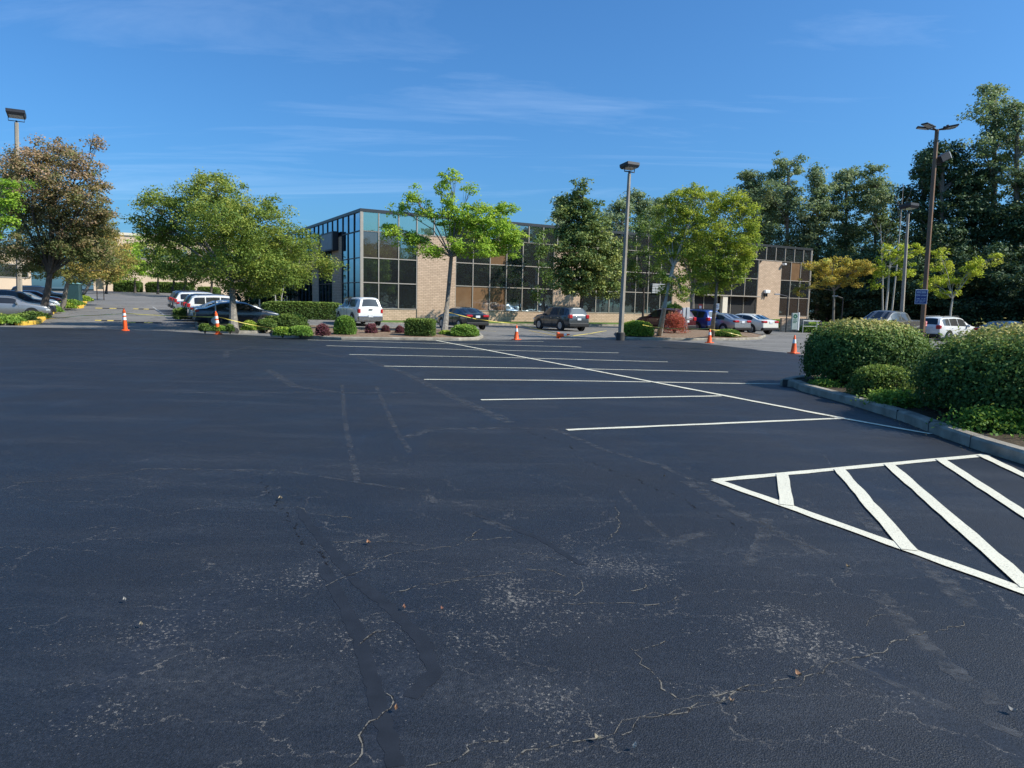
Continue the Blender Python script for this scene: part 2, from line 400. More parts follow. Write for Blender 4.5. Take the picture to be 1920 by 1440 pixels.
# hatched triangle
A = (1340, 902)
def ext(a, b, t): return (a[0] + (b[0] - a[0]) * t, a[1] + (b[1] - a[1]) * t)
for a, b, z in [(A, (1850, 854), .009), (A, ext((1340, 902), (1920, 1111), 1.25), .013), ((1467, 892), (1475, 950), .017), ((1573, 882), (1706, 1035), .017),
                ((1667, 873), (1935, 1108), .017), ((1763, 863), (2080, 1072), .017), ((1840, 855), (2120, 990), .017)]:
    mb = MB(); pa, pb = gp(*a), gp(*b); pa.z = pb.z = 0; strip(mb, pa, pb, .115, z, 0, .007); struct(mb.build('hatched_marking', M_white, fixn=False))

# cracks and scuffs: thin ribbons laid on the surface
M_crack = broken_mat('pale crack grit', (.17, .155, .13), .46, .52, 36); M_dk = broken_mat('open dark crack', (.010, .010, .012), .50, .57, 12)
M_scuff = broken_mat('dusty tyre scuff', (.095, .10, .11), .44, .78, 7)
k_ = 960 / 1646
def jag(pts, wd, mat, z=.0065, amp=.03, name='asphalt_crack'):
    P = [gp(*p) for p in pts]; out = []
    for a, b in zip(P[:-1], P[1:]):
        n = max(2, int((b - a).length / .045))
        for i in range(n): out.append(a.lerp(b, i / n))
    out.append(P[-1]); off = 0; rows = []
    for i, p in enumerate(out):
        q = out[min(i + 1, len(out) - 1)]; r = out[max(i - 1, 0)]; d = (q - r); d.z = 0; d.normalize(); n = Vector((-d.y, d.x, 0))
        off = off * .72 + rr.uniform(-amp, amp) * .85; c = p + n * off; hw = wd / 2 * (rr.uniform(.3, 2.2) if amp > .01 else rr.uniform(.7, 1.2))
        rows.append([Vector((c.x + n.x * hw, c.y + n.y * hw, z)), Vector((c.x - n.x * hw, c.y - n.y * hw, z))])
    mb = MB(); mb.grid(rows); o_ = struct(mb.build(name, mat, fixn=False))
    if mat is M_crack:     # flat dark ribbon paints the shade inside the crack
        mb = MB(); mb.grid([[Vector((r[0].x + .004, r[0].y + .004, z - .0008)), Vector((r[1].x + .006, r[1].y + .005, z - .0008))] for r in rows]); struct(mb.build('crack_shade', M_dk, fixn=False))
    return o_
Lc = lambda l: [(x * k_, 600 + y * k_) for x, y in l]; Rc = lambda l: [(960 + x * k_, 600 + y * k_) for x, y in l]
for l in [[(1100, 1440), (1170, 1400), (1155, 1340), (1165, 1290), (1210, 1260), (1240, 1230), (1243, 1200)], [(1370, 1440), (1450, 1410), (1510, 1390), (1520, 1365), (1600, 1350), (1646, 1340)],
          [(1165, 775), (1280, 750), (1340, 738), (1450, 730), (1500, 712), (1646, 702)], [(1500, 712), (1550, 672)], [(1250, 880), (1350, 862), (1450, 845), (1530, 822), (1646, 805)],
          [(960, 600), (1000, 630), (1130, 640)], [(1160, 1050), (1200, 1000), (1235, 995)], [(1050, 860), (1120, 830), (1180, 790)], [(1060, 715), (1180, 720), (1280, 712)], [(40, 525), (200, 518), (370, 495), (480, 480), (650, 480)]]:
    jag(Lc(l), .0042, M_crack, amp=.03)
for l in [[(0, 1400), (130, 1360), (300, 1310), (350, 1290), (500, 1275), (620, 1250), (700, 1205), (800, 1190), (900, 1170), (1000, 1120), (1070, 1090), (1200, 1060), (1320, 1015), (1400, 1000), (1460, 975)],
          [(340, 1330), (420, 1290), (530, 1270), (690, 1220)], [(520, 1225), (640, 1215), (720, 1175), (860, 1165), (960, 1110)], [(150, 915), (250, 910), (370, 910), (430, 915), (530, 890)],
          [(0, 800), (100, 815), (200, 830), (240, 855), (200, 885), (70, 860)], [(310, 705), (350, 650), (335, 600)], [(1150, 990), (1180, 960), (1250, 950)], [(360, 870), (410, 862), (425, 850)], [(380, 1060), (440, 1055), (490, 1035)], [(0, 760), (60, 752), (150, 770)], [(380, 1060), (400, 1110), (470, 1170), (525, 1225)]]:
    jag(Rc(l), .0042, M_crack, amp=.03)
M_band = plain('smooth sealer band', (.0125, .0145, .0195), .62, spec=.40, var=.3, vs=6)
for l, wd in [([(605, 1060), (640, 1130), (675, 1200), (700, 1290), (740, 1440)], .075), ([(660, 1085), (720, 1130), (790, 1200), (815, 1260), (770, 1310)], .08), ([(560, 955), (600, 1010), (660, 1080)], .07), ([(880, 960), (1010, 1010), (1090, 1060)], .05)]:
    jag(l, wd, M_band, .0052, .004, 'sealer_band')
jag(Rc([(50, 360), (170, 400), (250, 455), (370, 500), (450, 540), (560, 580), (700, 650), (760, 680)]), .011, M_dk, amp=.05)
jag(Lc([(840, 490), (850, 540), (885, 570), (940, 640), (1000, 720), (1050, 800)]), .011, M_dk, amp=.05)
for l, wd in [([(1070, 1100), (1200, 1160), (1350, 1230), (1640, 1340)], .05), ([(120, 345), (300, 420), (480, 470), (650, 545)], .09), ([(850, 480), (865, 570), (880, 640)], .03), ([(1000, 435), (1030, 475)], .02),
              ([(480, 740), (560, 700), (650, 685)], .10), ([(760, 790), (800, 720), (820, 640)], .10), ([(1100, 620), (1300, 760), (1480, 930)], .16), ([(560, 520), (760, 640), (1000, 760)], .14),
              ([(1170, 870), (1230, 940), (1360, 1080), (1560, 1240)], .12), ([(340, 540), (420, 640), (500, 700)], .05), ([(900, 715), (980, 735)], .05), ([(0, 345), (70, 352), (300, 350)], .05)]:
    jag(Rc(l), wd, M_scuff, .0055, .004, 'tyre_scuff')
for l, wd in [([(1100, 210), (1110, 330), (1130, 430), (1150, 520)], .07), ([(1210, 215), (1260, 330), (1320, 430)], .07), ([(725, 120), (730, 100), (800, 90), (1000, 100), (1100, 120)], .18), ([(860, 160), (950, 215), (1100, 235), (1350, 235)], .2),
              ([(1300, 380), (1400, 350), (1640, 350)], .16), ([(1150, 120), (1300, 170), (1420, 230), (1640, 330)], .22), ([(1500, 620), (1646, 680)], .09), ([(1365, 540), (1400, 590)], .06), ([(550, 235), (1050, 232)], .12), ([(440, 480), (900, 485), (1300, 545)], .05), ([(0, 72), (160, 80)], .2)]:
    jag(Lc(l), wd, M_scuff, .0055, .004, 'tyre_scuff')

# ------------------------------------------------------------------ kerbed planting islands
def offs(P, d):
    n = len(P); out = []
    for i in range(n):
        a, b, c = P[i - 1], P[i], P[(i + 1) % n]
        e1 = (b - a).normalized(); e2 = (c - b).normalized(); n1 = Vector((-e1.y, e1.x, 0)); n2 = Vector((-e2.y, e2.x, 0))
        m = (n1 + n2); m = m.normalized() / max(.5, math.sqrt((1 + n1.dot(n2)) / 2)) if m.length > .01 else n1
        out.append(b + m * d)
    return out
def dens(P, st=.8):
    out = []
    for i in range(len(P)):
        a, b = P[i], P[(i + 1) % len(P)]; k = max(1, int((b - a).length / st))
        out += [a.lerp(b, j / k) for j in range(k)]
    return out
def island(pts, bed_mat, kh=.15, kw=.16, mound=.12, kerbmat=None, kname='kerb', bname='planting_bed'):
    P = [Vector((p[0], p[1], 0)) for p in pts]
    ar = sum(P[i - 1].x * P[i].y - P[i].x * P[i - 1].y for i in range(len(P)))
    if ar < 0: P.reverse()
    P = dens(P)
    prof = [(0, -.05), (0, kh - .03), (.03, kh), (kw - .02, kh), (kw, kh - .02), (kw, -.05)]
    rings = []
    for d, z in prof:
        rings.append([Vector((q.x, q.y, hgt(q.x, q.y) + z)) for q in offs(P, d)])
    mb = MB(); mb.grid([[r[i % len(P)] for r in rings] for i in range(len(P) + 1)])
    struct(mb.build(kname, kerbmat or M_conc))
    inner = offs(P, kw - .01); cen = sum(inner, Vector((0, 0, 0))) / len(inner)
    mb = MB(); rows = []
    for t, zz in ((0, kh - .04), (.25, kh - .02 + mound * .55), (.55, kh + mound * .9), (.85, kh + mound), (1, kh + mound)):
        rows.append([Vector((q.x, q.y, 0)).lerp(Vector((cen.x, cen.y, 0)), t) for q in inner])
        rows[-1] = [Vector((q.x, q.y, hgt(q.x, q.y) + zz + (rr.uniform(-.02, .02) if t else 0))) for q in rows[-1]]
    mb.grid([[r[i % len(inner)] for r in rows] for i in range(len(inner) + 1)])
    struct(mb.build(bname, bed_mat, smooth=True))
g2 = lambda x, y: gp(x, y)
# near right island: kerb runs from its rounded tip towards the camera
ia = [gp(*p) for p in [(1486, 726), (1502, 734), (1550, 747), (1615, 766), (1690, 790), (1767, 821), (1840, 847), (1920, 872), (2100, 935), (2500, 1100)]]
ib = [Vector((9.2, 3.5, 0)), Vector((13.0, 3.5, 0)), Vector((16.5, 9, 0)), Vector((20.5, 16, 0)), Vector((22.5, 28, 0)), Vector((20, 31.5, 0)), Vector((16.5, 31, 0)), Vector((12.5, 25, 0)), Vector((8.6, 19, 0)), Vector((6.6, 16.8, 0)), Vector((6.15, 16.2, 0))]
island(ia + ib, M_bed, .16, .2, .10)
# island with the burgundy shrubs and the young maple
island([gp(*p) for p in [(512, 631), (560, 634), (640, 637), (760, 638), (860, 638.5), (896, 637.5), (906, 633), (900, 626), (860, 622), (780, 619.5), (660, 617), (560, 614), (520, 616), (508, 623)]], M_mulch, .13, .15, .10)
# oak island
island([gp(*p) for p in [(366, 612), (380, 622), (430, 625), (480, 625), (520, 621), (560, 609), (566, 602), (520, 598), (450, 598), (390, 600), (368, 605)]], M_soil, .13, .15, .12)
# centre right island
island([gp(*p) for p in [(1160, 635), (1200, 636.5), (1300, 638), (1380, 638), (1425, 636), (1436, 631), (1410, 626), (1330, 621), (1250, 617), (1200, 615), (1164, 617), (1154, 626)]], M_mulch, .12, .15, .10)
# planter strip by the sidewalk at the right
pl0 = gp(1416, 622); pl1 = gp(1545, 634)
def suv(s, t): p = C0 + U * s - V * t; return Vector((p.x, p.y, 0))
def uv_of(p): d = Vector((p.x, p.y, 0)) - Vector((C0.x, C0.y, 0)); return d.dot(U), -d.dot(V)
# ------------------------------------------------------------------ main building (local x along the long facade, y into the building)
bld = empty('office_building', (C0.x, C0.y, 0.0), AZ, 'two storey tan brick and dark mirrored glass office block behind the parked cars', 'building')
def fac(px, py):
    d = ray(px, py); nrm = Vector((U.y, -U.x, 0)); t = (C0 - CAM).dot(nrm) / d.dot(nrm); P = CAM + d * t
    return (P - C0).dot(U), P.z
def lef(px, py):
    d = ray(px, py); t = (C0 - CAM).dot(U) / d.dot(U); P = CAM + d * t
    return (P - C0).dot(V), P.z
ZT = fac(676.5, 392.0)[1]; Z1 = fac(678, 432.4)[1]; Z2 = fac(678, 482.5)[1]; Z3 = fac(678, 529.2)[1]; ZS = fac(711, 578.6)[1]
S = lambda px, py=560: fac(px, py)[0]
print('ROWS', ZT, Z1, Z2, Z3, ZS, 'end', S(1512, 560), 'C0', C0)
END = S(1516, 570); DEP = 42.0
M_cap = plain('dark metal coping', (.05, .055, .06), .45, .6); M_frame = plain('tan aluminium frame', (.36, .32, .27), .5, .3, var=.06)
M_core = plain('dark interior', (.012, .012, .014), .9); M_roofm = plain('flat roof gravel', (.3, .29, .27), .9)
M_gsky = glass_mat('sky tinted glass', .50, (.50, .68, .64), (.02, .03, .035)); M_gdk = glass_mat('dark mirrored glass', .30, (.55, .72, .78), (.010, .012, .015))  # teal copy carries the sky's reflection in its tint, dark copy does not
M_gbr = glass_mat('glass over brown blinds', .10, (.7, .7, .7), (.230, .130, .065)); M_gdb = glass_mat('glass over dark blinds', .12, (.7, .75, .8), (.040, .028, .022))
M_gblue = glass_mat('blue mirrored glass', .50, (.36, .48, .58), (.02, .03, .04))
M_stucco = plain('cream column', (.62, .56, .46), .8, var=.05)
mb = MB(); mb.box(.10, END - .1, .10, DEP - .1, .2, ZT - .12); mb.build('core', M_core, bld)
mb = MB(); mb.box(-.02, END + .02, -.02, DEP + .02, ZT - .10, ZT); mb.build('roof', M_roofm, bld)
mb = MB()
mb.box(-.06, END + .06, -.06, .14, ZT - .16, ZT + .06); mb.box(-.06, .14, .14, DEP, ZT - .16, ZT + .06); mb.box(END - .14, END + .06, .14, DEP, ZT - .16, ZT + .06); mb.build('coping', M_cap, bld)
# brick: spandrel under the windows, piers
sEnt0, sEnt1 = S(1293), S(1419)
piers = [(S(782), S(853)), (S(1037), S(1091)), (S(1260), S(1293)), (S(1419), S(1461))]
mb = MB(); mb.box(.0, sEnt0, 0.02, .30, 0.0, ZS); mb.box(sEnt1, END, .02, .30, 0.0, ZS); mb.build('brick_spandrel', M_brick, bld)
for a, b in piers:
    mb = MB(); c = .45
    mb.add([(a, -.05, 0), (b, -.05, 0), (b, -.05, Z1 - .08), (a + c, -.05, Z1 - .08), (a, -.05, Z1 - .08 - c), (a, .25, 0), (b, .25, 0), (b, .25, Z1 - .08), (a + c, .25, Z1 - .08), (a, .25, Z1 - .08 - c)],
           [(0, 1, 2, 3, 4), (5, 6, 7, 8, 9), (0, 1, 6, 5), (1, 2, 7, 6), (2, 3, 8, 7), (3, 4, 9, 8), (4, 0, 5, 9)])
    mb.build('brick_pier', M_brick, bld)
mb = MB(); mb.box(.30, .34, -.02, .0, 0, .01)
def bay(xs, zs, matf, y=0.04, fw=.075, name='window', sub=None):
    """one glazed bay: frame grid with a pane in every cell"""
    f = MB()
    for x in xs: f.box(x - fw / 2, x + fw / 2, y - .07, y + .04, zs[0], zs[-1])
    for z in zs:
        for a, b in zip(xs[:-1], xs[1:]): f.box(a + fw / 2, b - fw / 2, y - .055, y + .035, z - fw / 2, z + fw / 2)
    fo = f.build(name, M_frame, bld)
    P = MB(); mats = [M_gsky, M_gdk, M_gbr, M_gdb, M_gblue]
    for i, (a, b) in enumerate(zip(xs[:-1], xs[1:])):
        for j, (c, d) in enumerate(zip(zs[:-1], zs[1:])):
            P.mat(matf(i, j)); tx = rr.uniform(-.012, .012); ty = rr.uniform(-.018, .018)
            P.add([(a, y + tx, c), (b, y - tx, c), (b, y - tx + ty, d), (a, y + tx + ty, d)], [(0, 1, 2, 3)])
    P.build('pane', mats, fo, fixn=False); return fo
# top ribbon of glass runs over the piers
nx = 3 + 0
xs1 = [.16, S(709.9), S(747), S(781)]
pw = (xs1[3] - xs1[0]) / 3
allx = list(xs1)
while allx[-1] + pw < END - .6: allx.append(allx[-1] + pw)
allx.append(END - .12)
bay(allx, [Z1, ZT - .16], lambda i, j: 0 if i < 9 else 1)
zz = [ZS, Z3, Z2, Z1 - .002]
def m1(i, j): return {(0, 2): 3, (1, 2): 3, (2, 2): 1}.get((i, j), 1)
bay(xs1, zz, m1)
def even(a, b, n): return [a + (b - a) * i / n for i in range(n + 1)]
bay(even(piers[0][1] + .02, piers[1][0] - .02, 6), zz, lambda i, j: 2 if (j == 0 and i < 3) or (j == 2 and i == 2) else 1)
bay(even(piers[1][1] + .02, piers[2][0] - .02, 7), zz, lambda i, j: 1)
bay(even(piers[2][1] + .02, piers[3][0] - .02, 5), [Z3, Z2, Z1 - .002], lambda i, j: 1)
bay(even(piers[3][1] + .02, END - .12, 3), zz, lambda i, j: 2 if (j == 2 and i == 1) else (3 if j == 2 else 3 if j == 0 else 1))
# recessed entrance glazing + column
bay(even(sEnt0 + .1, S(1395), 4), [.05, Z3], lambda i, j: 1, y=.11, name='entrance_glazing')
bay(even(S(1395) + .01, sEnt1 - .05, 1), [.05, Z3], lambda i, j: 3, y=.11, name='entrance_glazing')
mb = MB(); mb.box(S(1349), S(1358), -.5, -.15, 0, Z3 - .05); mb.build('entrance_column', M_stucco, bld)
mb = MB(); mb.box(sEnt0 + .02, sEnt1 - .02, -.6, .03, Z3 - .05, Z3 + .06); mb.build('entrance_canopy', M_frame, bld)
mb = MB(); mb.box(-.05, .13, -.05, .13, 0, ZT - .18); mb.build('corner_post', M_frame, bld)
mb = MB(); mb.box(END - .10, END + .05, -.05, .13, 0, ZT - .18); mb.build('corner_post', M_frame, bld)
# left face (shaded), runs back along local y at x=0
LT = lambda px: lef(px, 500)[0]
lp = [(LT(641.4), LT(623.5)), (LT(598), LT(586))]
lp.append((lp[1][1] + 6, lp[1][1] + 8.5)); 
mb = MB(); mb.box(.02, .3, .02, DEP, 0, .5); mb.build('brick_spandrel', M_brick, bld)
for a, b in lp:
    mb = MB(); mb.box(-.05, .25, a, b, 0, Z1 - .08); mb.build('brick_pier', M_brick, bld)
mb = MB(); mb.box(.0, END, DEP - .05, DEP, 0, ZT - .1); mb.box(END - .09, END, .3, DEP, 0, ZT - .1); mb.build('rear_wall', M_brick, bld)
def lbay(ys, zs, mi):
    f = MB(); x = .04; fw = .07
    for y in ys: f.box(x - .07, x + .04, y - fw / 2, y + fw / 2, zs[0], zs[-1])
    for z in zs:
        for a, b in zip(ys[:-1], ys[1:]): f.box(x - .055, x + .035, a + fw / 2, b - fw / 2, z - fw / 2, z + fw / 2)
    fo = f.build('window', M_cap, bld); P = MB()
    for a, b in zip(ys[:-1], ys[1:]):
        for c, d in zip(zs[:-1], zs[1:]):
            P.add([(x, a, c), (x, b, c), (x + rr.uniform(-.01, .01), b, d), (x, a, d)], [(0, 1, 2, 3)])
    P.build('pane', mi, fo, fixn=False)
lbay([.16] + even(.16, lp[0][0], 3)[1:] , [.5, Z3, Z2, Z1], M_gblue)
lbay(even(.16, DEP - .2, 26), [Z1 + .03, ZT - .16], M_gblue)
lbay(even(lp[0][1], lp[1][0], 4), [.5, Z3, Z2, Z1], M_gblue)
lbay(even(lp[1][1], lp[2][0], 4), [.5, Z3, Z2, Z1], M_gblue)
lbay(even(lp[2][1], DEP - .2, 14), [.5, Z3, Z2, Z1], M_gblue)
# blade sign on the left face
M_dkm = plain('dark bronze metal', (.035, .035, .04), .5, .4); M_sign = plain('grey sign panel', (.17, .20, .22), .5)
y0s, y1s = LT(641), LT(628)
bs = empty('building_sign', (0, 0, 0)); bs.parent = bld
mb = MB(); mb.cbox(-.55, -.06, LT(636), LT(612), 5.95, 7.55, .03); o = mb.build('sign_box', M_dkm, bs)
mb = MB(); mb.box(-.556, -.553, LT(634), LT(614), 6.1, 7.4); mb.build('sign_panel', M_sign, bs)
bs.name = 'building_sign'
# louvre panel over bay 3 and wall fittings
M_grey = plain('light grey metal', (.46, .47, .48), .5, .2); M_wht = plain('white enamel', (.75, .75, .74), .4, var=.04); M_blk = plain('black plastic', (.012, .012, .013), .45)
mb = MB(); a, b = S(1221), S(1244); zc = fac(1232, 541)[1]
for k in range(6): mb.box(a, b, -.10 - .01 * k, -.02, zc - .45 + k * .16, zc - .45 + k * .16 + .11)
mb.build('louvre_panel', M_grey, bld)
lp_ = empty('wall_floodlight', (S(1429) + .4, -.05, fac(1430, 549)[1])); lp_.parent = bld
mb = MB(); mb.cbox(-.35, .45, -.32, -.0, -.05, .32, .05); mb.build('housing', M_wht, lp_)
mb = MB()
for x in (-.28, .02): mb.lathe([(.06, -.42), (.10, -.40), (.09, -.12), (.03, -.05)], 10, Matrix.Translation((x, -.18, 0)))
mb.build('spot_head', M_blk, lp_)
cc_ = empty('security_camera', (S(1463), -.05, fac(1463, 496)[1])); cc_.parent = bld
mb = MB(); mb.cbox(-.2, .12, -.45, -.05, -.08, .14, .04); mb.build('camera_body', M_wht, cc_)
# lawn, kerb and sidewalk along the facade
def uvq(name, s0, s1, t0, t1, z0, z1, mat, ch=.0):
    mb = MB(); q = [suv(s0, t0), suv(s1, t0), suv(s1, t1), suv(s0, t1)]
    mb.add([(p.x, p.y, -.1) for p in q] + [(q[0].x, q[0].y, z0), (q[1].x, q[1].y, z0), (q[2].x, q[2].y, z1), (q[3].x, q[3].y, z1)], [(0, 1, 2, 3), (4, 5, 6, 7), (0, 1, 5, 4), (1, 2, 6, 5), (2, 3, 7, 6), (3, 0, 4, 7)])
    return struct(mb.build(name, mat))
s_w0, t_w = uv_of(gp(560, 604)); print('uv 560,604', s_w0, t_w, 'uv 730,606', uv_of(gp(730, 606)), uv_of(gp(1000, 606)), uv_of(gp(1450, 618)), 'camry', uv_of(gp(880, 618)))
uvq('lawn', -9, S(1293), 0.0, 2.6, .24, .17, M_grass)
uvq('kerb', -9, S(1290), 2.6, 2.78, .15, .15, M_conc)
uvq('sidewalk', -11, -1.2, 0.6, 7.5, .13, .10, M_walk)
uvq('sidewalk', S(1293), S(1419) , 0.2, 3.4, .13, .12, M_walk)

# ------------------------------------------------------------------ vehicles
M_tyre = plain('tyre rubber', (.018, .018, .019), .85); M_rim = plain('alloy rim', (.45, .46, .47), .35, .7); M_trim = plain('black trim', (.014, .014, .015), .5)
M_tail = plain('red tail lamp', (.42, .018, .02), .2, coat=.6, var=.25, vs=12); M_head = plain('clear headlamp', (.62, .64, .66), .12, .1, coat=.8, var=.3, vs=14)
M_grey = plain('light grey metal', (.46, .47, .48), .5, .2)
M_plate = plain('licence plate', (.62, .64, .66), .5); M_chrome = plain('chrome trim', (.6, .6, .62), .15, .95)
M_cglass = glass_mat('car glass', .04, (.55, .62, .68), (.012, .014, .016), .0)
def paint(name, c, metal=.25): return plain('car paint ' + name, c, .32, metal, .5, .9, var=.03)
SPEC = {
 'sedan': dict(L=4.85, W=1.84, top=[(-2.42, .55), (-2.40, .93), (-2.28, 1.02), (-1.82, 1.07), (-1.05, 1.38), (-.45, 1.445), (.15, 1.44), (.45, 1.40), (1.18, 1.04), (1.9, .93), (2.25, .80), (2.40, .58)],
   belt=[(-2.42, .93), (-1.5, .99), (1.2, .93), (2.42, .78)], rear=(3, 4), shield=(7, 8), sides=[(-1.42, -.42), (-.38, .62)], wx=(1.42, -1.40), wr=.33, plate=(.86, -2.42), tail=(.90, .16, .42), bump=.50),
 'suv': dict(L=4.75, W=1.86, top=[(-2.34, .60), (-2.34, 1.02), (-2.28, 1.12), (-2.02, 1.56), (-1.8, 1.64), (-.6, 1.69), (.1, 1.67), (.42, 1.61), (1.12, 1.14), (1.95, 1.04), (2.25, .88), (2.36, .60)],
   belt=[(-2.36, 1.08), (-1.5, 1.06), (1.1, 1.02), (2.36, .85)], rear=(2, 3), shield=(7, 8), sides=[(-1.92, -1.28), (-1.22, -.36), (-.30, .62)], wx=(1.40, -1.38), wr=.36, plate=(.82, -2.36), tail=(1.0, .26, .26), bump=.55),
 'canopy_pickup': dict(L=5.25, W=1.86, top=[(-2.62, .66), (-2.62, 1.14), (-2.58, 1.20), (-2.38, 1.72), (-2.15, 1.80), (-.55, 1.80), (-.45, 1.76), (-.2, 1.78), (.55, 1.76), (.72, 1.72), (1.25, 1.25), (2.2, 1.14), (2.55, 1.0), (2.62, .68)],
   belt=[(-2.62, 1.16), (0, 1.14), (1.2, 1.12), (2.62, .98)], rear=(2, 3), shield=(9, 10), sides=[(-2.05, -.70), (-.38, .20), (.26, .86)], wx=(1.62, -1.55), wr=.38, plate=(.62, -2.66), tail=(.94, .30, .15), bump=.62),
 'pickup': dict(L=5.8, W=2.0, top=[(-2.90, .70), (-2.90, 1.34), (-2.82, 1.37), (-1.12, 1.38), (-1.06, 1.46), (-.92, 1.84), (-.7, 1.90), (.35, 1.92), (.62, 1.87), (1.28, 1.40), (2.4, 1.28), (2.78, 1.12), (2.88, .72)],
   belt=[(-2.9, 1.33), (-1.0, 1.33), (1.2, 1.24), (2.88, 1.08)], rear=(4, 5), shield=(8, 9), sides=[(-.86, -.12), (-.04, .86)], wx=(1.85, -1.85), wr=.41, plate=(.72, -2.93), tail=(1.14, .36, .14), bump=.66),
}
def interp(P, x):
    if x <= P[0][0]: return P[0][1]
    for (a, b), (c, d) in zip(P[:-1], P[1:]):
        if x <= c: return b if c - a < 1e-6 else b + (d - b) * (x - a) / (c - a)
    return P[-1][1]
def car(kind, body, label, cat, loc, fwd, group=None, rim=None, name=None, extra=None):
    sp = SPEC[kind]; L, W = sp['L'], sp['W']; top = sp['top']; H = max(z for _, z in top); hl = L / 2
    root = empty(name or 'parked_car', loc, math.atan2(fwd.y, fwd.x), label, cat, group)
    def hw(x): t = abs(x) / hl; return W / 2 * (1 - .13 * t ** 5 - .01 * t)
    def zl(x): t = abs(x) / hl; return .24 + .10 * t ** 6
    def ring(x, zt):
        zb = min(interp(sp['belt'], x), zt - .015); w_ = hw(x); c = max(0, (zt - zb)); k = min(1, c / .5)
        wr_ = w_ * .965 - .03 - .19 * k; lo = zl(x); mid = lo + (zb - lo) * .55
        lim = zt - .02
        return [(w_ * .90, min(lo, lim - .05)), (w_ * .975, min(lo + .10, lim - .04)), (w_, min(mid, lim - .03)), (w_ * .985, min(zb - .07, lim - .02)), (w_ * .965, zb), (wr_, zt - .055 * k - .012), (wr_ - .10 - .03 * k, zt - .006), (wr_ * .45, zt + .018 + .01 * k)]
    # stations: every profile vertex plus subdivisions
    st = []
    for (a, za), (b, zb_) in zip(top[:-1], top[1:]):
        n = max(1, int(abs(b - a) / .16))
        for i in range(n): st.append((a + (b - a) * i / n, za + (zb_ - za) * i / n))
    st.append(top[-1])
    rows = []
    for i, (x, z) in enumerate(st):
        r = ring(x, z)
        rows.append([Vector((x, y, q)) for y, q in r] + [Vector((x, -y, q)) for y, q in reversed(r)])
    b = MB(); b.grid([r + [r[0]] for r in rows])
    for r in (rows[0], rows[-1]):
        n = len(r); b.add(r, [(i, i + 1, n - 2 - i, n - 1 - i) for i in range(n // 2 - 1)])
    bo = b.build('body', body, root, smooth=True)
    # glass
    def topat(x0, z0, x1, z1, f0, f1, yf, name, lift=.010, mat=M_cglass, n=6):
        rws = []
        for i in range(n):
            t = f0 + (f1 - f0) * i / (n - 1); x = x0 + (x1 - x0) * t; z = z0 + (z1 - z0) * t; r = ring(x, z); we, ze = r[6]; wi, zi = r[7]
            nv = Vector((-(z1 - z0), 0, x1 - x0)).normalized() * lift
            rws.append([Vector((x, y * yf * we, ze + (zi - ze) * (1 - abs(y)))) + nv for y in (-1, -.6, -.2, .2, .6, 1)])
        q = MB(); q.grid(rws); return q.build(name, mat, root, smooth=True)
    i, j = sp['rear']; topat(*top[i], *top[j], .06, .94, .93, 'rear_window')
    i, j = sp['shield']; topat(*top[i], *top[j], .04, .95, .97, 'windshield')
    for sd_ in (1, -1):
        for xa, xb in sp['sides']:
            rws = []
            for q in range(7):
                x = xa + (xb - xa) * q / 6; zt = interp(top, x); r = ring(x, zt); (w0, z0), (w1, z1) = r[4], r[5]
                row = []
                for f in (.07, .5, .90):
                    f2 = f if z1 - z0 > .12 else .07 + (f - .07) * .2
                    row.append(Vector((x, sd_ * (w0 + (w1 - w0) * f2 + .009), z0 + (z1 - z0) * f2 + .002)))
                rws.append(row)
            q = MB(); q.grid(rws); q.build('side_window', M_cglass, root, smooth=True)
    # lower cladding, bumpers
    q = MB(); xb = -hl; 
    q.cbox(xb - .03, xb + .25, -W * .44, W * .44, .30, sp['bump'], .04); q.cbox(hl - .22, hl + .02, -W * .43, W * .43, .26, .46, .04)
    q.cbox(-L * .33, L * .33, -W * .492, W * .492, .20, .30, .02)
    q.build('lower_bumper_trim', M_chrome if kind == 'canopy_pickup' else M_trim, root)
    q = MB(); q.cbox(hl - .10, hl + .01, -W * .24, W * .24, .48, .68, .03); q.build('grille', M_trim, root)
    # lamps
    tz, th, tw = sp['tail']; w_ = hw(-hl)
    for s_ in (1, -1):
        q = MB(); y1 = s_ * (w_ + .035); y0 = s_ * (w_ - tw); q.cbox(xb - .02, xb + .22, min(y0, y1), max(y0, y1), tz - th / 2, tz + th / 2, .04); q.build('tail_light', M_tail, root)
        w2 = hw(hl - .15); q = MB(); y1 = s_ * (w2 + .015); y0 = s_ * (w2 - .36); hz = interp(top, hl - .12) - .12
        q.cbox(hl - .34, hl - .015, min(y0, y1), max(y0, y1), hz - .07, hz + .07, .04); q.build('headlight', M_head, root)
        q = MB(); mx = sp['sides'][-1][1] + .02; mz = interp(sp['belt'], mx) + .06; yy = s_ * (W / 2 + .10)
        q.cbox(mx - .06, mx + .08, min(s_ * W * .46, yy + s_ * .06), max(s_ * W * .46, yy + s_ * .06), mz - .06, mz + .08, .03); q.build('wing_mirror', body, root)
        for hx in (sp['sides'][-1][0] + .02, sp['sides'][-2][0] + .05):
            q = MB(); q.cbox(hx, hx + .18, s_ * W * .49 - .012, s_ * W * .49 + .014, mz - .20, mz - .165, .008); q.build('door_handle', M_chrome, root)
        for hx in [sp['sides'][-1][0] - .03, sp['sides'][-2][0] - .03, sp['sides'][-1][1] + .14]:
            yy = hw(hx); q = MB(); q.box(hx - .006, hx + .006, s_ * yy * .988 - .004, s_ * yy * .988 + .016, .34, mz - .16); q.build('door_seam', M_trim, root)
    pz, px_ = sp['plate']; q = MB(); q.cbox(px_ - .018, px_ + .03, -.16, .16, pz - .075, pz + .075, .008); q.build('licence_plate', M_plate, root)
    # wheels
    r_ = sp['wr']
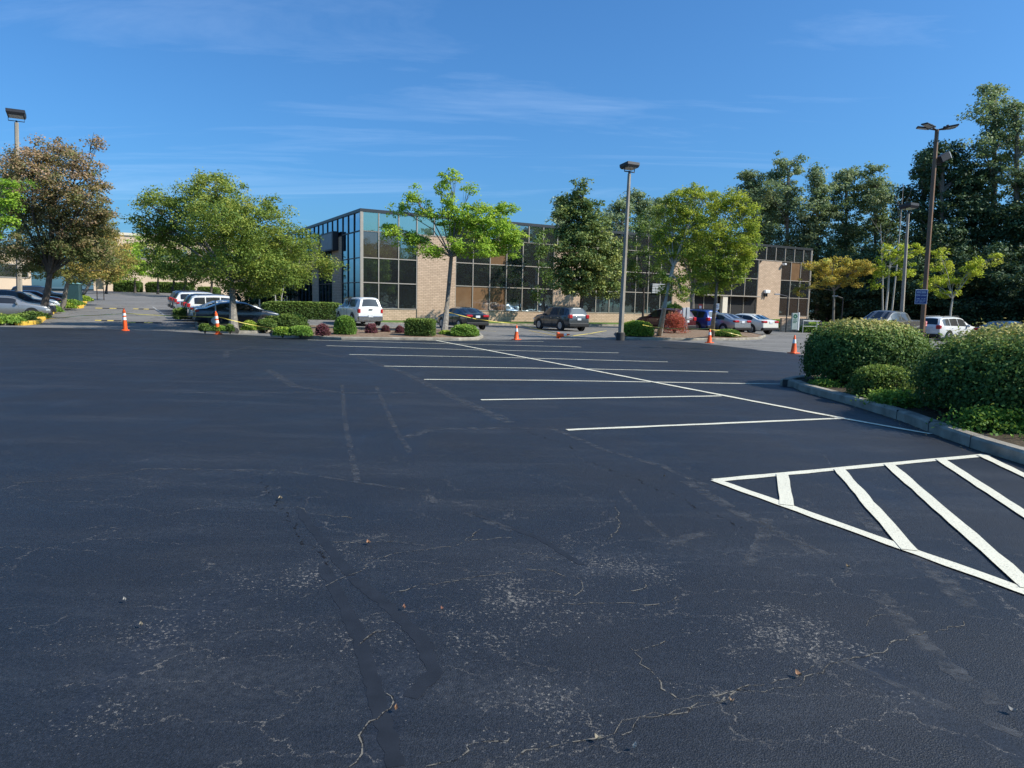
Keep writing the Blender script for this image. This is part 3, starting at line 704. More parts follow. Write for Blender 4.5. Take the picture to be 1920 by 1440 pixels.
    for wx in sp['wx']:
        for s_ in (1, -1):
            yo = s_ * hw(wx) * .995
            q = MB(); Ma = Matrix.Translation((wx, yo, r_ + .03)) @ Matrix.Rotation(R(-90 * s_), 4, 'X')
            q.lathe([(0.01, -.012), (r_ * 1.20, -.012), (r_ * 1.20, .010), (r_ * 1.05, .012), (.01, .012)], 24, Ma, cap=False); q.build('wheel_well_shade', M_trim, root)  # flat black disc stands in for the shade of the wheel well
            wo_ = bpy.data.objects.new('wheel', None); COL.objects.link(wo_); wo_.parent = root; wo_.location = (wx, yo, r_)
            Ma = Matrix.Rotation(R(-90 * s_), 4, 'X')
            q = MB(); q.lathe([(r_ * .62, -.2), (r_ * .95, -.2), (r_, -.16), (r_, -.01), (r_ * .94, .028), (r_ * .66, .026)], 24, Ma); q.build('tyre', M_tyre, wo_, smooth=True)
            q = MB(); q.lathe([(r_ * .665, .027), (r_ * .62, .034), (r_ * .58, .020), (r_ * .57, .012)], 20, Ma)
            for k in range(5):
                a = 2 * math.pi * k / 5; Mr = Ma @ Matrix.Rotation(a, 4, 'Z'); q.box(r_ * .1, r_ * .6, -.030, .030, .027, .040, Mr)
            q.lathe([(r_ * .17, .026), (r_ * .17, .045), (.01, .047)], 12, Ma); q.build('rim', rim or M_rim, wo_)
    if kind == 'suv':
        for s_ in (1, -1):
            q = MB(); q.tube([(-1.7, s_ * .60, 1.67), (-1.5, s_ * .60, 1.72), (.0, s_ * .60, 1.74), (.15, s_ * .60, 1.69)], .018, 6); q.build('roof_rail', M_trim, root)
        q = MB(); q.cbox(-2.36, -2.335, -.36, .36, .965, .985, .006); q.build('tailgate_trim', M_grey, root)
    if kind == 'pickup':
        q = MB(); q.box(-2.78, -1.16, -.82, .82, 1.385, 1.395); q.build('bed_cover', M_trim, root)
    if kind == 'canopy_pickup':
        q = MB(); q.cbox(-2.66, -2.62, -.12, .12, 1.0, 1.07, .01); q.build('tailgate_handle', M_trim, root)
        q = MB(); q.box(-.53, -.45, -.86, .86, 1.17, 1.785); q.build('canopy_joint', M_trim, root)
    return root
P_ = dict(white=paint('white', (.74, .74, .72), 0), black=paint('black', (.010, .013, .014)), grey=paint('dark grey', (.055, .062, .068)), maroon=paint('maroon', (.075, .010, .014)), blue=paint('blue', (.012, .045, .22)),
          silver=paint('silver', (.36, .38, .40), .6), navy=paint('navy', (.012, .020, .040)), ltgrey=paint('light grey', (.25, .26, .28), .5), taupe=paint('taupe', (.13, .12, .11), .4), red=paint('red', (.32, .02, .02)), pearl=paint('pearl white', (.70, .69, .62), .05))
def loc_at(px, Y, z=None):
    p = onground(px, Y); 
    if z is not None: p.z = z
    return p
car('canopy_pickup', P_['white'], 'white pickup with a canopy over its bed, parked tail out before the glass corner', 'pickup truck', loc_at(672, 48.5), V, name='pickup_truck')
car('sedan', P_['black'], 'black sedan parked tail out behind the young maple trunk', 'car', loc_at(866, 48.6), V)
car('suv', P_['grey'], 'dark grey suv parked alone behind the tipped over cone', 'suv', loc_at(1050, 50.8), V, name='parked_suv')
car('suv', P_['maroon'], 'maroon suv parked behind the red leaved shrub', 'suv', loc_at(1246, 52.5), V, name='parked_suv')
car('suv', P_['blue'], 'bright blue suv parked next to the maroon one', 'suv', loc_at(1298, 53.8), V, name='parked_suv')
car('sedan', P_['silver'], 'silver grey sedan parked between the blue suv and the white sedan', 'car', loc_at(1345, 52.8), V)
car('sedan', P_['pearl'], 'white sedan parked beside the ground cover planter, last of its row', 'car', loc_at(1396, 53.5), V)
# left row, noses towards the building
Lc0 = onground(446, 43.3)
row = [('sedan', 'navy', 0, 'dark navy sedan parked broadside behind the big oak trunk', 'car'), ('sedan', 'white', 2.9, 'white sedan just beyond the dark navy sedan under the oak', 'car'), ('suv', 'white', 5.7, 'white suv with red tail lamp beyond the white sedan', 'suv'),
       ('suv', 'black', 8.5, 'black suv beside the white suv, next to the hatched aisle', 'suv'), ('sedan', 'silver', 13.2, 'light grey sedan on the far side of the hatched aisle', 'car'), ('suv', 'white', 16.0, 'white crossover behind the light grey sedan', 'suv'),
       ('suv', 'black', 18.8, 'black suv, second from the far end of the left row', 'suv'), ('suv', 'grey', 21.6, 'dark grey suv at the far end of the left row', 'suv')]
for k, c, d, lab, cat in row:
    p = Lc0 + V * d; p.z = hgt(p.x, p.y); car(k, P_[c], lab, cat, p, U, 'cars in the left parking row', name='parked_suv' if cat == 'suv' else None)
# cars beyond the tree lined median at far left
Ll0 = onground(12, 45)
for k, c, d, lab, cat in [('sedan', 'ltgrey', 0, 'light grey car at the left picture edge behind the shrubs', 'car'), ('suv', 'navy', 5.0, 'dark suv with shiny nose between the median tree trunks', 'suv'), ('sedan', 'silver', 10.5, 'silver car behind the second median tree', 'car'),
                          ('sedan', 'maroon', 17.0, 'dark red car half hidden by the median trunks', 'car'), ('suv', 'black', 26, 'black suv far along the median', 'suv')]:
    p = Ll0 + V * d; p.z = hgt(p.x, p.y); car(k, P_[c], lab, cat, p, U, 'cars beyond the median', name='parked_suv' if cat == 'suv' else None)
# right side
car('pickup', P_['taupe'], 'taupe crew cab pickup facing left behind the near round bush', 'pickup truck', loc_at(1660, 45.5, -.05), -U, name='pickup_truck')
car('suv', P_['silver' if 0 else 'white'], 'pale silver white suv right of the signed lamp post', 'suv', loc_at(1775, 48.5, -.10), U, name='parked_suv')
car('sedan', P_['navy'], 'dark car at the far right, only its roof above the large bush', 'car', loc_at(1885, 47, -.05), U)

# ------------------------------------------------------------------ road markings of the outer lots
def wline(a, b, mat=M_faint, wd=.10, name='worn_parking_line'):
    mb = MB(); strip(mb, a, b, wd, .006, 0, .008); struct(mb.build(name, mat, fixn=False))
for px in (640, 722, 800, 862, 925, 985, 1044, 1110, 1160): 
    q = gp(px, 612.5); wline(q, q - V * 5.4, M_faint)
for a, b in [((992, 620), (1044, 630)), ((1380, 612), (1440, 619)), ((860, 618), (930, 622))]: wline(gp(*a), gp(*b), M_yelline)
for k in range(9):
    q = Lc0 + V * (-1.4 + 2.8 * k); a = q - U * 3.2; b = q + U * 2.6; wline(a, b)
ha = Lc0 + V * 10.0 - U * 3.2
for k in range(6): wline(ha + U * k * .9, ha + U * (k * .9 + .9) + V * 1.7)
wline(ha, ha + V * 1.8); wline(Lc0 - U * 3.2 + V * 9.9, Lc0 - U * 3.2 + V * 30)
for a, b in [((1350, 641.5), (1480, 645)), ((1360, 648), (1500, 655)), ((1330, 637.5), (1420, 639)), ((1420, 657), (1500, 661)), ((1430, 625), (1500, 631))]: wline(gp(*a), gp(*b))

# ------------------------------------------------------------------ planter right of the white sedan
a = uv_of(gp(1412, 620)); print('planter', a)
ps, pt = a; pz = ps + 18
PL = [suv(ps, pt), suv(ps + 2, pt + .2), suv(pz, pt + .4), suv(pz + 1, pt - 2), suv(pz - .5, pt - 4.5), suv(ps + .5, pt - 4.8)]
island([(p.x, p.y) for p in PL], M_soil, .14, .16, .1)

# ------------------------------------------------------------------ left median with yellow nosed kerbs
m0 = gp(34, 609.5); W0 = gp(118, 603)
mpts = [gp(-140, 603), gp(-30, 606), m0, gp(64, 606.5), W0 if 0 else gp(80, 601)]
island([(p.x, p.y) for p in [gp(-200, 603), gp(-60, 608), gp(10, 610), gp(48, 608), gp(70, 602), gp(84, 598), gp(100, 593)]] + [((gp(100, 593) + V * d).x, (gp(100, 593) + V * d).y) for d in (6, 14, 24, 34)] +
       [((gp(100, 593) + V * 34 - U * 2.5).x, (gp(100, 593) + V * 34 - U * 2.5).y)] + [((gp(100, 593) + V * d - U * 3.0).x, (gp(100, 593) + V * d - U * 3.0).y) for d in (20, 8)] + [(gp(-200, 600).x, gp(-200, 600).y)], M_soil, .15, .18, .1)
def kerbbar(a, b, wd=.30, h=.17):
    mb = MB(); n = 10; rows = []
    for i in range(n + 1):
        p = a.lerp(b, i / n); d = (b - a).normalized(); nn = Vector((-d.y, d.x, 0)); z = hgt(p.x, p.y)
        rows.append([Vector((p.x + nn.x * o, p.y + nn.y * o, z + zz_)) for o, zz_ in ((-wd / 2, -.02), (-wd / 2, h - .03), (-wd / 2 + .03, h), (wd / 2 - .03, h), (wd / 2, h - .03), (wd / 2, -.02))])
    mb.grid(rows); mb.add(rows[0], [tuple(range(6))]); mb.add(rows[-1], [tuple(range(6))]); return struct(mb.build('yellow_kerb', M_yellow))
for a, b in [((36, 610), (66, 607.5)), ((66, 607.5), (84, 599.5)), ((84, 599.5), (108, 591))]: kerbbar(gp(*a), gp(*b), .4, .2)
g0 = gp(108, 591)
for d in (3, 8, 14, 21, 30):
    p = g0 + V * d; kerbbar(p - U * 1.3 - V * .2, p + U * 1.5, .35, .2); kerbbar(p + U * 1.5, p + U * 1.6 + V * 1.6, .3, .2)

# ------------------------------------------------------------------ speed bumps across the left lane
M_rub = plain('black rubber', (.02, .02, .02), .8)
def bump_(a, b, i, lab):
    o = empty('speed_bump', ((a + b) / 2), math.atan2((b - a).y, (b - a).x), lab, 'speed bump', 'rubber speed bumps in the left lane'); L = (b - a).length; mb = MB(); mb2 = MB(); n = max(4, int(L / .5))
    o.location.z = hgt(*((a + b) / 2).xy)
    for k in range(n):
        q = mb if k % 2 else mb2; x0 = -L / 2 + L * k / n; x1 = x0 + L / n
        q.add([(x, y, z) for x in (x0, x1) for y, z in ((-.18, 0), (-.10, .05), (.10, .05), (.18, 0))], [(0, 1, 5, 4), (1, 2, 6, 5), (2, 3, 7, 6), (0, 3, 2, 1), (4, 5, 6, 7)])
    mb.build('rubber_section', M_rub, o); mb2.build('yellow_section', M_yelline, o)
def gph(px, Y): return onground(px, Y)
bump_(gph(240, 44), gph(303, 44.3), 0, 'black and yellow speed bump nearest the tape, behind the left channelizer')
bump_(gph(180, 45.2), gph(226, 45.4), 0, 'short speed bump left of the nearest one')
bump_(gph(180, 62), gph(233, 62.3), 0, 'left half of the farther speed bump pair')
bump_(gph(251, 62.3), gph(290, 62.5), 0, 'right half of the farther speed bump pair')

# ------------------------------------------------------------------ cones, channelizers, tape
M_or = plain('orange cone plastic', (.90, .12, .02), .45, spec=.4, var=.08, vs=9); M_ref = plain('white reflective band', (.80, .78, .74), .4, var=.08, vs=9)
def cone(loc, lab, h=.72, lying=False, two=False):
    o = empty('traffic_cone', loc, rr.uniform(0, 1), lab, 'traffic cone', 'orange traffic cones along the sealed edge')
    n = 24; mb = MB(); mb.cbox(-.18, .18, -.18, .18, 0, .035, .012); mb.build('base', M_trim if 0 else M_or, o)
    mb = MB(); mb.lathe([(.135, .035), (.125, .05), (.075, h * .55), (.030, h - .01), (.022, h)], n); mb.build('cone_body', M_or, o, smooth=True)
    mb = MB(); r = lambda z: .128 - (.128 - .03) * (z - .05) / (h - .06)
    mb.lathe([(r(h * .56) + .004, h * .56), (r(h * .78) + .004, h * .78)], n, cap=False); mb.build('reflective_band', M_ref, o, smooth=True)
    if lying: o.rotation_euler = (R(82), R(10), R(55)); o.location.z += .13
    return o
cone(gp(968, 637), 'upright orange and white cone left of the tipped over one')
cone(gp(1046, 634), 'orange cone lying on its side on the asphalt', lying=True)
cone(gp(1330, 643), 'orange cone in front of the slender grey trunk')
cone(gp(1488, 662.5), 'orange cone just left of the near round bush', h=.74)
def chan(loc, lab, tilt):
    o = empty('channelizer_post', loc, 0, lab, 'channelizer', 'tall orange channelizer posts')
    h = 1.05; mb = MB(); mb.lathe([(.19, 0), (.19, .03), (.10, .06)], 20); mb.build('base', M_or, o)
    mb = MB(); mb.lathe([(.105, .04), (.095, .3), (.075, .85), (.065, .98), (.035, 1.0), (.035, 1.06), (.02, 1.09)], 20); mb.build('post', M_or, o, smooth=True)
    mb = MB(); mb.lathe([(.094, .52), (.088, .66)], 20, cap=False); mb.lathe([(.086, .74), (.082, .86)], 20, cap=False); mb.build('reflective_band', M_ref, o, smooth=True)
    o.rotation_euler = (0, R(tilt), 0); return o
ch1 = gp(235, 620); ch2 = gp(409, 627)
chan(ch1, 'tall orange channelizer standing alone in the left lane', -2); chan(ch2, 'tall orange channelizer leaning beside the oak trunk', -5)
M_tape = plain('yellow caution tape', (.62, .50, .10), .4, var=.2, vs=6)
def tape(pts, sag, lab, wd=.036):
    mb = MB(); rows = []
    for a, b in zip(pts[:-1], pts[1:]):
        n = 14
        for i in range(n + 1):
            t = i / n; p = a.lerp(b, t); p.z -= sag * 4 * t * (1 - t); tw = math.sin(t * 7 + a.x) * .8
            up = Vector((0, math.sin(tw), math.cos(tw))) * wd / 2; p.z = max(p.z, hgt(p.x, p.y) + .04); rows.append([p + up, p - up])
    mb.grid(rows); o = mb.build('caution_tape', M_tape, fixn=False); return tag(o, lab, 'caution tape', 'yellow caution tape runs')
tape([gp(82, 598, .1), at(150, 592, 37.6), at(235, 587.5, ch1.y)], .02, 'yellow tape from the yellow kerb to the lone channelizer')
tape([at(235, 587.5, ch1.y), at(404, 594.5, ch2.y)], .03, 'yellow tape strung between the two channelizers')
tape([at(411, 594.5, ch2.y), at(514, 616, 34.5)], .04, 'yellow tape from the leaning channelizer down to the shrubs')
tape([at(833, 583, 37.0), at(893, 598, 39.0), at(968, 607, 41.0), at(1046, 625, 35.5)], .02, 'yellow tape dropping from the young maple trunk to the asphalt')
tape([gp(1058, 631.5, .05), gp(1102, 626, .05), gp(1137, 620, .05)], .0, 'yellow tape lying on the old asphalt by the tipped cone')
tape([at(1205, 609, 36.5), at(1237, 614, 38.5), at(1258, 616, 38), at(1330, 616, 34.8)], .02, 'yellow tape crossing in front of the red shrub')
tape([at(1331, 617, 34.6), at(1350, 619, 35.8), at(1402, 632, 36)], .02, 'yellow tape trailing right from the cone over the low shrub')

# ------------------------------------------------------------------ lamp posts, signs, small street furniture
M_cpole = plain('weathered concrete pole', (.31, .27, .22), .85, var=.2, vs=1.5, bump=.3); M_brz = plain('bronze painted steel', (.20, .115, .07), .55, .3, var=.15); M_lens = plain('lamp lens', (.45, .48, .5), .2)
M_foot = plain('dark concrete footing', (.055, .052, .05), .9, var=.2, bump=.4)  # one dark concrete tone for every footing
def lamp_post(base, top, lab, w0, w1, foot=(.5, .6), head='box', rz=AZ, mat=None, hs=1.0):
    o = empty('lamp_post', base, 0, lab, 'lamp post'); d = top - base; mat = mat or M_cpole
    Mr = Matrix.Rotation(rz, 4, 'Z')
    if foot: mb = MB(); mb.lathe([(foot[0] / 2, -.05), (foot[0] / 2, foot[1] - .03), (foot[0] / 2 - .03, foot[1])], 20); mb.build('footing', M_foot, o, smooth=True)
    mb = MB(); b0 = foot[1] if foot else 0; rows = []
    for t in (b0 / d.z, .5, 1):
        w_ = w0 + (w1 - w0) * t; c = .22 * w_
        q = [(w_ / 2, w_ / 2 - c), (w_ / 2 - c, w_ / 2), (-w_ / 2 + c, w_ / 2), (-w_ / 2, w_ / 2 - c), (-w_ / 2, -w_ / 2 + c), (-w_ / 2 + c, -w_ / 2), (w_ / 2 - c, -w_ / 2), (w_ / 2, -w_ / 2 + c)]
        rows.append([d * t + Mr @ Vector((x, y, 0)) for x, y in q])
    mb.grid([r + [r[0]] for r in rows]); mb.add(rows[-1], [tuple(range(8))]); mb.build('pole', mat, o)
    T_ = Matrix.Translation(d) @ Mr
    if head == 'box':
        mb = MB(); mb.tube([T_ @ Vector((-.42 * hs, 0, .45 * hs)), T_ @ Vector((-.42 * hs, 0, .10)), T_ @ Vector((.42 * hs, 0, .10)), T_ @ Vector((.42 * hs, 0, .45 * hs))], .03, 6); mb.tube([T_ @ Vector((0, 0, -.02)), T_ @ Vector((0, 0, .14))], .06, 8); mb.build('yoke', M_dkm, o)
        Tt = T_ @ Matrix.Translation((0, 0, .52 * hs)) @ Matrix.Rotation(R(-7), 4, 'X')
        mb = MB()
        r0 = [(-.45, -.38, -.16), (.45, -.38, -.16), (.45, .38, -.16), (-.45, .38, -.16)]; r1 = [(-.50, -.46, -.02), (.50, -.46, -.02), (.50, .46, -.02), (-.50, .46, -.02)]; r2 = [(-.50, -.46, .16), (.50, -.46, .16), (.50, .46, .16), (-.50, .46, .16)]
        vs = [Tt @ (Vector(p) * hs) for p in r0 + r1 + r2]; fs = [(0, 1, 2, 3), (8, 9, 10, 11)]
        for k in range(4):
            for l in (0, 4): fs.append((l + k, l + (k + 1) % 4, l + 4 + (k + 1) % 4, l + 4 + k))
        mb.add(vs, fs); hd = mb.build('lamp_head', M_dkm, o)
        mb = MB(); mb.box(-.38 * hs, .38 * hs, -.32 * hs, .32 * hs, -.175 * hs, -.16 * hs, Tt); mb.build('lens', M_lens, hd)
    return o, T_
pb = onground(37, 50.5); 
lamp_post(pb, at(31, 230, 50.5), 'tall concrete lamp post rising from the median trees at far left', .36, .24, (.85, .80), hs=1.10)
pb = onground(1163, 36.8)
lamp_post(pb, at(1180, 326, 36.8), 'tall concrete lamp post beside the yellow green shrub', .25, .145, (.44, .42), hs=.74)
pb = loc_at(1688, 50, 0)
lamp_post(pb, at(1703, 401, 50), 'slender concrete lamp post behind the taupe pickup', .26, .15, (.5, .5), hs=.95)
# bronze post with four led heads, a floodlight
pY = 28.5; pb = loc_at(1725, pY, .1); tp = at(1757, 243, pY)
o, T_ = lamp_post(pb, tp, 'brown steel lamp post with four flat heads and a floodlight, behind the two big bushes', .165, .125, (.55, .5), head=None, mat=M_brz)
for k, (a, ln) in enumerate([(162, .75), (205, .85), (15, .85), (-22, .75)]):
    Mh = Matrix.Translation(tp - pb) @ Matrix.Rotation(R(a), 4, 'Z') @ Matrix.Rotation(R(-9), 4, 'Y')
    mb = MB(); mb.tube([Mh @ Vector((0, 0, -.02)), Mh @ Vector((.30, 0, .0))], .028, 6); hd = mb.build('lamp_arm', M_dkm, o)
    mb = MB(); mb.cbox(.26, .26 + ln * .62, -.14, .14, -.02, .035, .015, Mh); mb.lathe([(.05, .03), (.05, .09), (.03, .10)], 8, Mh @ Matrix.Translation((.36, 0, 0))); mb.build('lamp_head', M_dkm, hd)
    mb = MB(); mb.box(.36, .24 + ln * .6, -.11, .11, -.03, -.0205, Mh); mb.build('lens', M_lens, hd)
fz = at(1765, 300, pY).z - pb.z; t_ = fz / (tp.z - pb.z); fp_ = (tp - pb) * t_
Mf = Matrix.Translation(fp_) @ Matrix.Rotation(R(8), 4, 'Z')
mb = MB(); mb.tube([Mf @ Vector((0, 0, -.18)), Mf @ Vector((.30, 0, -.18)), Mf @ Vector((.32, 0, 0))], .025, 6); br = mb.build('floodlight_arm', M_dkm, o)
Mf2 = Mf @ Matrix.Translation((.34, 0, .10)) @ Matrix.Rotation(R(-28), 4, 'Y')
mb = MB(); mb.cbox(-.22, .20, -.17, .17, -.15, .13, .03, Mf2); mb.build('floodlight', M_dkm, br)
mb = MB(); mb.box(.201, .23, -.16, .16, -.14, .12, Mf2); mb.build('lens', M_wht, br)
# sign on the bronze post
M_navy = plain('sign blue', (.035, .06, .20), .5, var=.06); M_swht = plain('sign white', (.60, .63, .70), .5, var=.04)
sc_ = at(1727.5, 556.5, pY - .14); sg = empty('parking_sign', sc_, R(-14), 'blue and white tow away sign fixed to the brown lamp post', 'sign')
sw, sh = .22, .285
mb = MB(); mb.cbox(-sw, sw, 0, .012, -sh, sh, .004); mb.build('sign_plate', M_swht, sg)
mb = MB(); mb.box(-sw + .018, sw - .018, -.003, -.0005, -sh + .018, sh - .018); mb.build('sign_field', M_navy, sg)
mb = MB()
for z, hh, segs in [(.222, .006, [(-.15, .15)]), (.185, .012, [(-.17, -.02), (.0, .17)]), (.150, .008, [(-.16, .16)]), (-.035, 0, []), (-.075, .012, [(-.16, -.05), (.01, .06), (.09, .16)]), (-.125, .005, [(-.17, .17)]), (-.165, .008, [(-.15, -.08), (-.05, .05), (.08, .16)]), (-.205, .008, [(-.17, -.1), (-.06, .1)])]:
    for a, b in segs:
        x = a
        while x < b - .01:
            l = rr.uniform(.015, .03); mb.box(x, min(b, x + l), -.005, -.0035, z - hh, z + hh); x += l + .008
mb.build('small_print', M_swht, sg)
def text(body, size, loc, rot, mat, parent, name='lettering', ext=.001, align='CENTER', sx=1.0):
    cu = bpy.data.curves.new(name, 'FONT'); cu.body = body; cu.size = size; cu.align_x = align; cu.align_y = 'CENTER'; cu.extrude = ext; cu.offset = size * .012
    ob = bpy.data.objects.new('tmp', cu); COL.objects.link(ob); dg = bpy.context.evaluated_depsgraph_get(); dg.update()
    me = bpy.data.meshes.new_from_object(ob.evaluated_get(dg)); bpy.data.objects.remove(ob)
    me.materials.clear(); me.materials.append(mat)
    o = bpy.data.objects.new(name, me); COL.objects.link(o); o.location = loc; o.rotation_euler = rot; o.scale = (sx, 1, 1); o.parent = parent; return o
text('TOW AWAY', .085, (0, -.004, .055), (R(90), 0, 0), M_swht, sg, sx=.92)
text('ZONE', .06, (0, -.004, -.025), (R(90), 0, 0), M_swht, sg) if 0 else None
# small signs, posts
M_redp = plain('red sign face', (.42, .06, .05), .5)
def post_sign(base, h, w_, hh, mat, lab, cat='sign', pm=None, panel='sign_plate', rot=-.2):
    o = empty('post_sign', base, rot, lab, cat); mb = MB(); mb.tube([(0, 0, 0), (0, 0, h)], .03, 8); mb.build('post', pm or M_grey, o)
    mb = MB(); mb.cbox(-w_ / 2, w_ / 2, -.05, -.032, h - hh, h, .006); mb.build(panel, mat, o)
    return o
def ptop(px, py, Y): return at(px, py, Y).z
b_ = onground(1311, 60); o = post_sign(b_, ptop(1312, 570.5, 60), .30, .45, M_redp, 'small red accessible parking sign in front of the dark entrance')
mb = MB(); mb.box(-.09, .09, -.056, -.052, ptop(1312, 570.5, 60) - .36, ptop(1312, 570.5, 60) - .12); mb.build('symbol_panel', M_swht, o)
b_ = onground(1342, 56); o = post_sign(b_, ptop(1342, 569, 56), .32, .48, M_wht, 'small white accessible parking sign on a white post beside the cream column', pm=M_wht)
mb = MB(); z_ = ptop(1342, 569, 56) - .22; mb.lathe([(.06, -.002), (.09, -.002), (.09, .002), (.06, .002)], 16, Matrix.Translation((0.0, -.056, z_ - .04)) @ Matrix.Rotation(R(90), 4, 'X'), cap=False); mb.box(-.05, -.01, -.058, -.053, z_ - .02, z_ + .13); mb.build('symbol', M_navy, o)
b_ = gp(405, 617); o = empty('sign_post', b_, 0, 'thin bare pale metal post behind the leaning channelizer', 'post'); mb = MB(); mb.tube([(0, 0, 0), (0, 0, ptop(404, 563, b_.y))], .035, 8); mb.cbox(-.05, .05, -.05, .05, 0, .06, .01); mb.build('post', M_grey, o)
# grey cabinet behind the red shrub
b_ = onground(1283, 47); zt_ = ptop(1283, 577, 47); o = empty('utility_cabinet', b_, .2, 'pair of pale grey utility boxes on a post behind the red shrub', 'utility box')
mb = MB(); mb.cbox(-.22, -.02, -.1, .1, zt_ - .62, zt_, .02); mb.cbox(.04, .25, -.12, .08, zt_ - .72, zt_ + .02, .02); mb.build('cabinet', plain('pale grey box', (.50, .52, .54), .6), o); mb = MB(); mb.tube([(0, 0, 0), (0, 0, zt_ - .05)], .035, 8); mb.tube([(.14, 0, 0), (.14, 0, zt_ - .6)], .035, 8); mb.build('post', M_grey, o)
# gooseneck lamps
def goose(px, Y, ytop, lab, reach):
    b = onground(px, Y); zt = ptop(px, ytop, Y); o = empty('gooseneck_lamp', b, 0, lab, 'lamp', 'small gooseneck lamps near the building')
    mb = MB(); mb.tube([(0, 0, 0), (0, 0, zt - .12), (-.06, 0, zt - .03), (-.2, 0, zt), (reach, 0, zt + .12)], .05, 8); mb.build('pole', M_dkm, o)
    mb = MB(); mb.cbox(reach - .35, reach + .08, -.1, .1, zt + .08, zt + .17, .02); mb.build('lamp_head', M_grey, o)
goose(1473, 58, 555, 'slim dark gooseneck lamp left of the monument sign', -.75); goose(1576, 60, 558, 'slim dark gooseneck lamp right of the orange tree trunk', -.55)
# monument sign
mY = 57; b_ = onground(1489.5, mY); zt_ = ptop(1490, 587, mY); o = empty('monument_sign', b_, R(12), 'grey green monument sign with a round dark green emblem by the building corner', 'sign')
M_mon = plain('grey green panel', (.30, .36, .34), .5); M_grn = plain('dark green emblem', (.01, .10, .06), .5)
mb = MB(); mb.cbox(-.33, .20, -.08, .08, .25, zt_, .02); mb.build('sign_panel', M_mon, o); mb = MB(); mb.cbox(.205, .33, -.10, .10, .2, zt_ + .05, .02); mb.build('white_edge', M_wht, o)
mb = MB(); mb.lathe([(.06, -.003), (.165, -.003), (.165, .003), (.06, .003)], 20, Matrix.Translation((-.06, -.085, zt_ - .26)) @ Matrix.Rotation(R(90), 4, 'X'), cap=False)
for k in range(8):
    a = k * math.pi / 4; mb.box(.14, .19, -.035, .035, -.003, .002, Matrix.Translation((-.06, -.085, zt_ - .26)) @ Matrix.Rotation(R(90), 4, 'X') @ Matrix.Rotation(a, 4, 'Z'))
mb.build('emblem', M_grn, o)
mb = MB()
for k, (a, b) in enumerate([(-.24, .08), (-.24, .12), (-.24, .02)]): mb.box(a, b, -.087, -.082, zt_ - .56 - k * .11, zt_ - .51 - k * .11)
mb.build('lettering', M_grn, o)
# wing wall, handrail, bollard at the corner of the building
b_ = onground(1506, 60); o = empty('brick_wing_wall', b_, R(10), 'low tan brick wing wall at the right corner of the office block', 'wall'); mb = MB(); mb.box(-2.1, .35, -.15, .15, 0, ptop(1500, 603, 60) + .25); mb.build('wall', M_brick, o)
o = empty('handrail', onground(1524, 58), R(6), 'pale steel handrail running right from the brick wing wall', 'handrail'); mb = MB(); z_ = ptop(1524, 602, 58); mb.tube([(-.9, 0, z_), (.6, 0, z_), (.6, 0, z_ - .25), (.3, 0, z_ - .25), (.3, 0, z_)], .03, 6); mb.tube([(.3, 0, 0), (.3, 0, z_)], .03, 6); mb.tube([(-.88, 0, 0), (-.88, 0, z_)], .03, 6); mb.tube([(-.9, 0, z_ * .55), (.3, 0, z_ * .55)], .02, 6); mb.build('rail', M_grey, o)
o = empty('bollard', onground(1537, 52), 0, 'short black bollard at the right end of the handrail', 'bollard'); mb = MB(); mb.lathe([(.10, 0), (.10, .95), (.085, 1.02), (.03, 1.05)], 16); mb.build('post', M_dkm, o, smooth=True)
# tan notice board + dark enclosure among the far left trees
b_ = onground(188, 84); z1_ = ptop(189, 523, 84) - b_.z; o = empty('notice_board', b_, 0, 'tan notice board between the far median trunks', 'sign'); mb = MB(); mb.cbox(-.45, .45, -.04, .04, z1_ - 1.2, z1_, .02); mb.build('board', plain('tan board', (.42, .33, .20), .7), o); mb = MB(); mb.tube([(-.4, 0.08, 0), (-.4, 0.08, z1_)], .05, 6); mb.tube([(.4, 0.08, 0), (.4, 0.08, z1_)], .05, 6); mb.build('post', M_brz, o)
b_ = onground(140, 66); o = empty('portable_cabin', b_, .3, 'dark teal utility cabin with a pale roof behind the median trunks', 'cabin'); mb = MB(); mb.cbox(-.55, .55, -.55, .55, 0, 1.95, .04); mb.build('cabin', plain('dark teal', (.02, .06, .065), .6), o); mb = MB(); mb.cbox(-.6, .6, -.6, .6, 1.955, 2.1, .05); mb.build('roof', plain('pale teal', (.15, .30, .30), .6), o)
# boulder
def rock(p, s, lab):
    import bmesh
    bm = bmesh.new(); bmesh.ops.create_icosphere(bm, subdivisions=4, radius=1)
    from mathutils import noise
    for v in bm.verts: v.co *= 1 + .22 * noise.noise(v.co * 1.3) + .06 * noise.noise(v.co * 5); v.co = Vector((v.co.x * s[0], v.co.y * s[1], v.co.z * s[2]))
    me = bpy.data.meshes.new('boulder'); bm.to_mesh(me); bm.free(); me.materials.append(M_conc); me.polygons.foreach_set('use_smooth', [True] * len(me.polygons))
    o = bpy.data.objects.new('boulder', me); COL.objects.link(o); o.location = p; tag(o, lab, 'boulder')
p = gp(545, 619); p.z = .15; rock(p, (.75, .4, .20), 'flat pale boulder behind the low green shrub left of the burgundy shrubs')
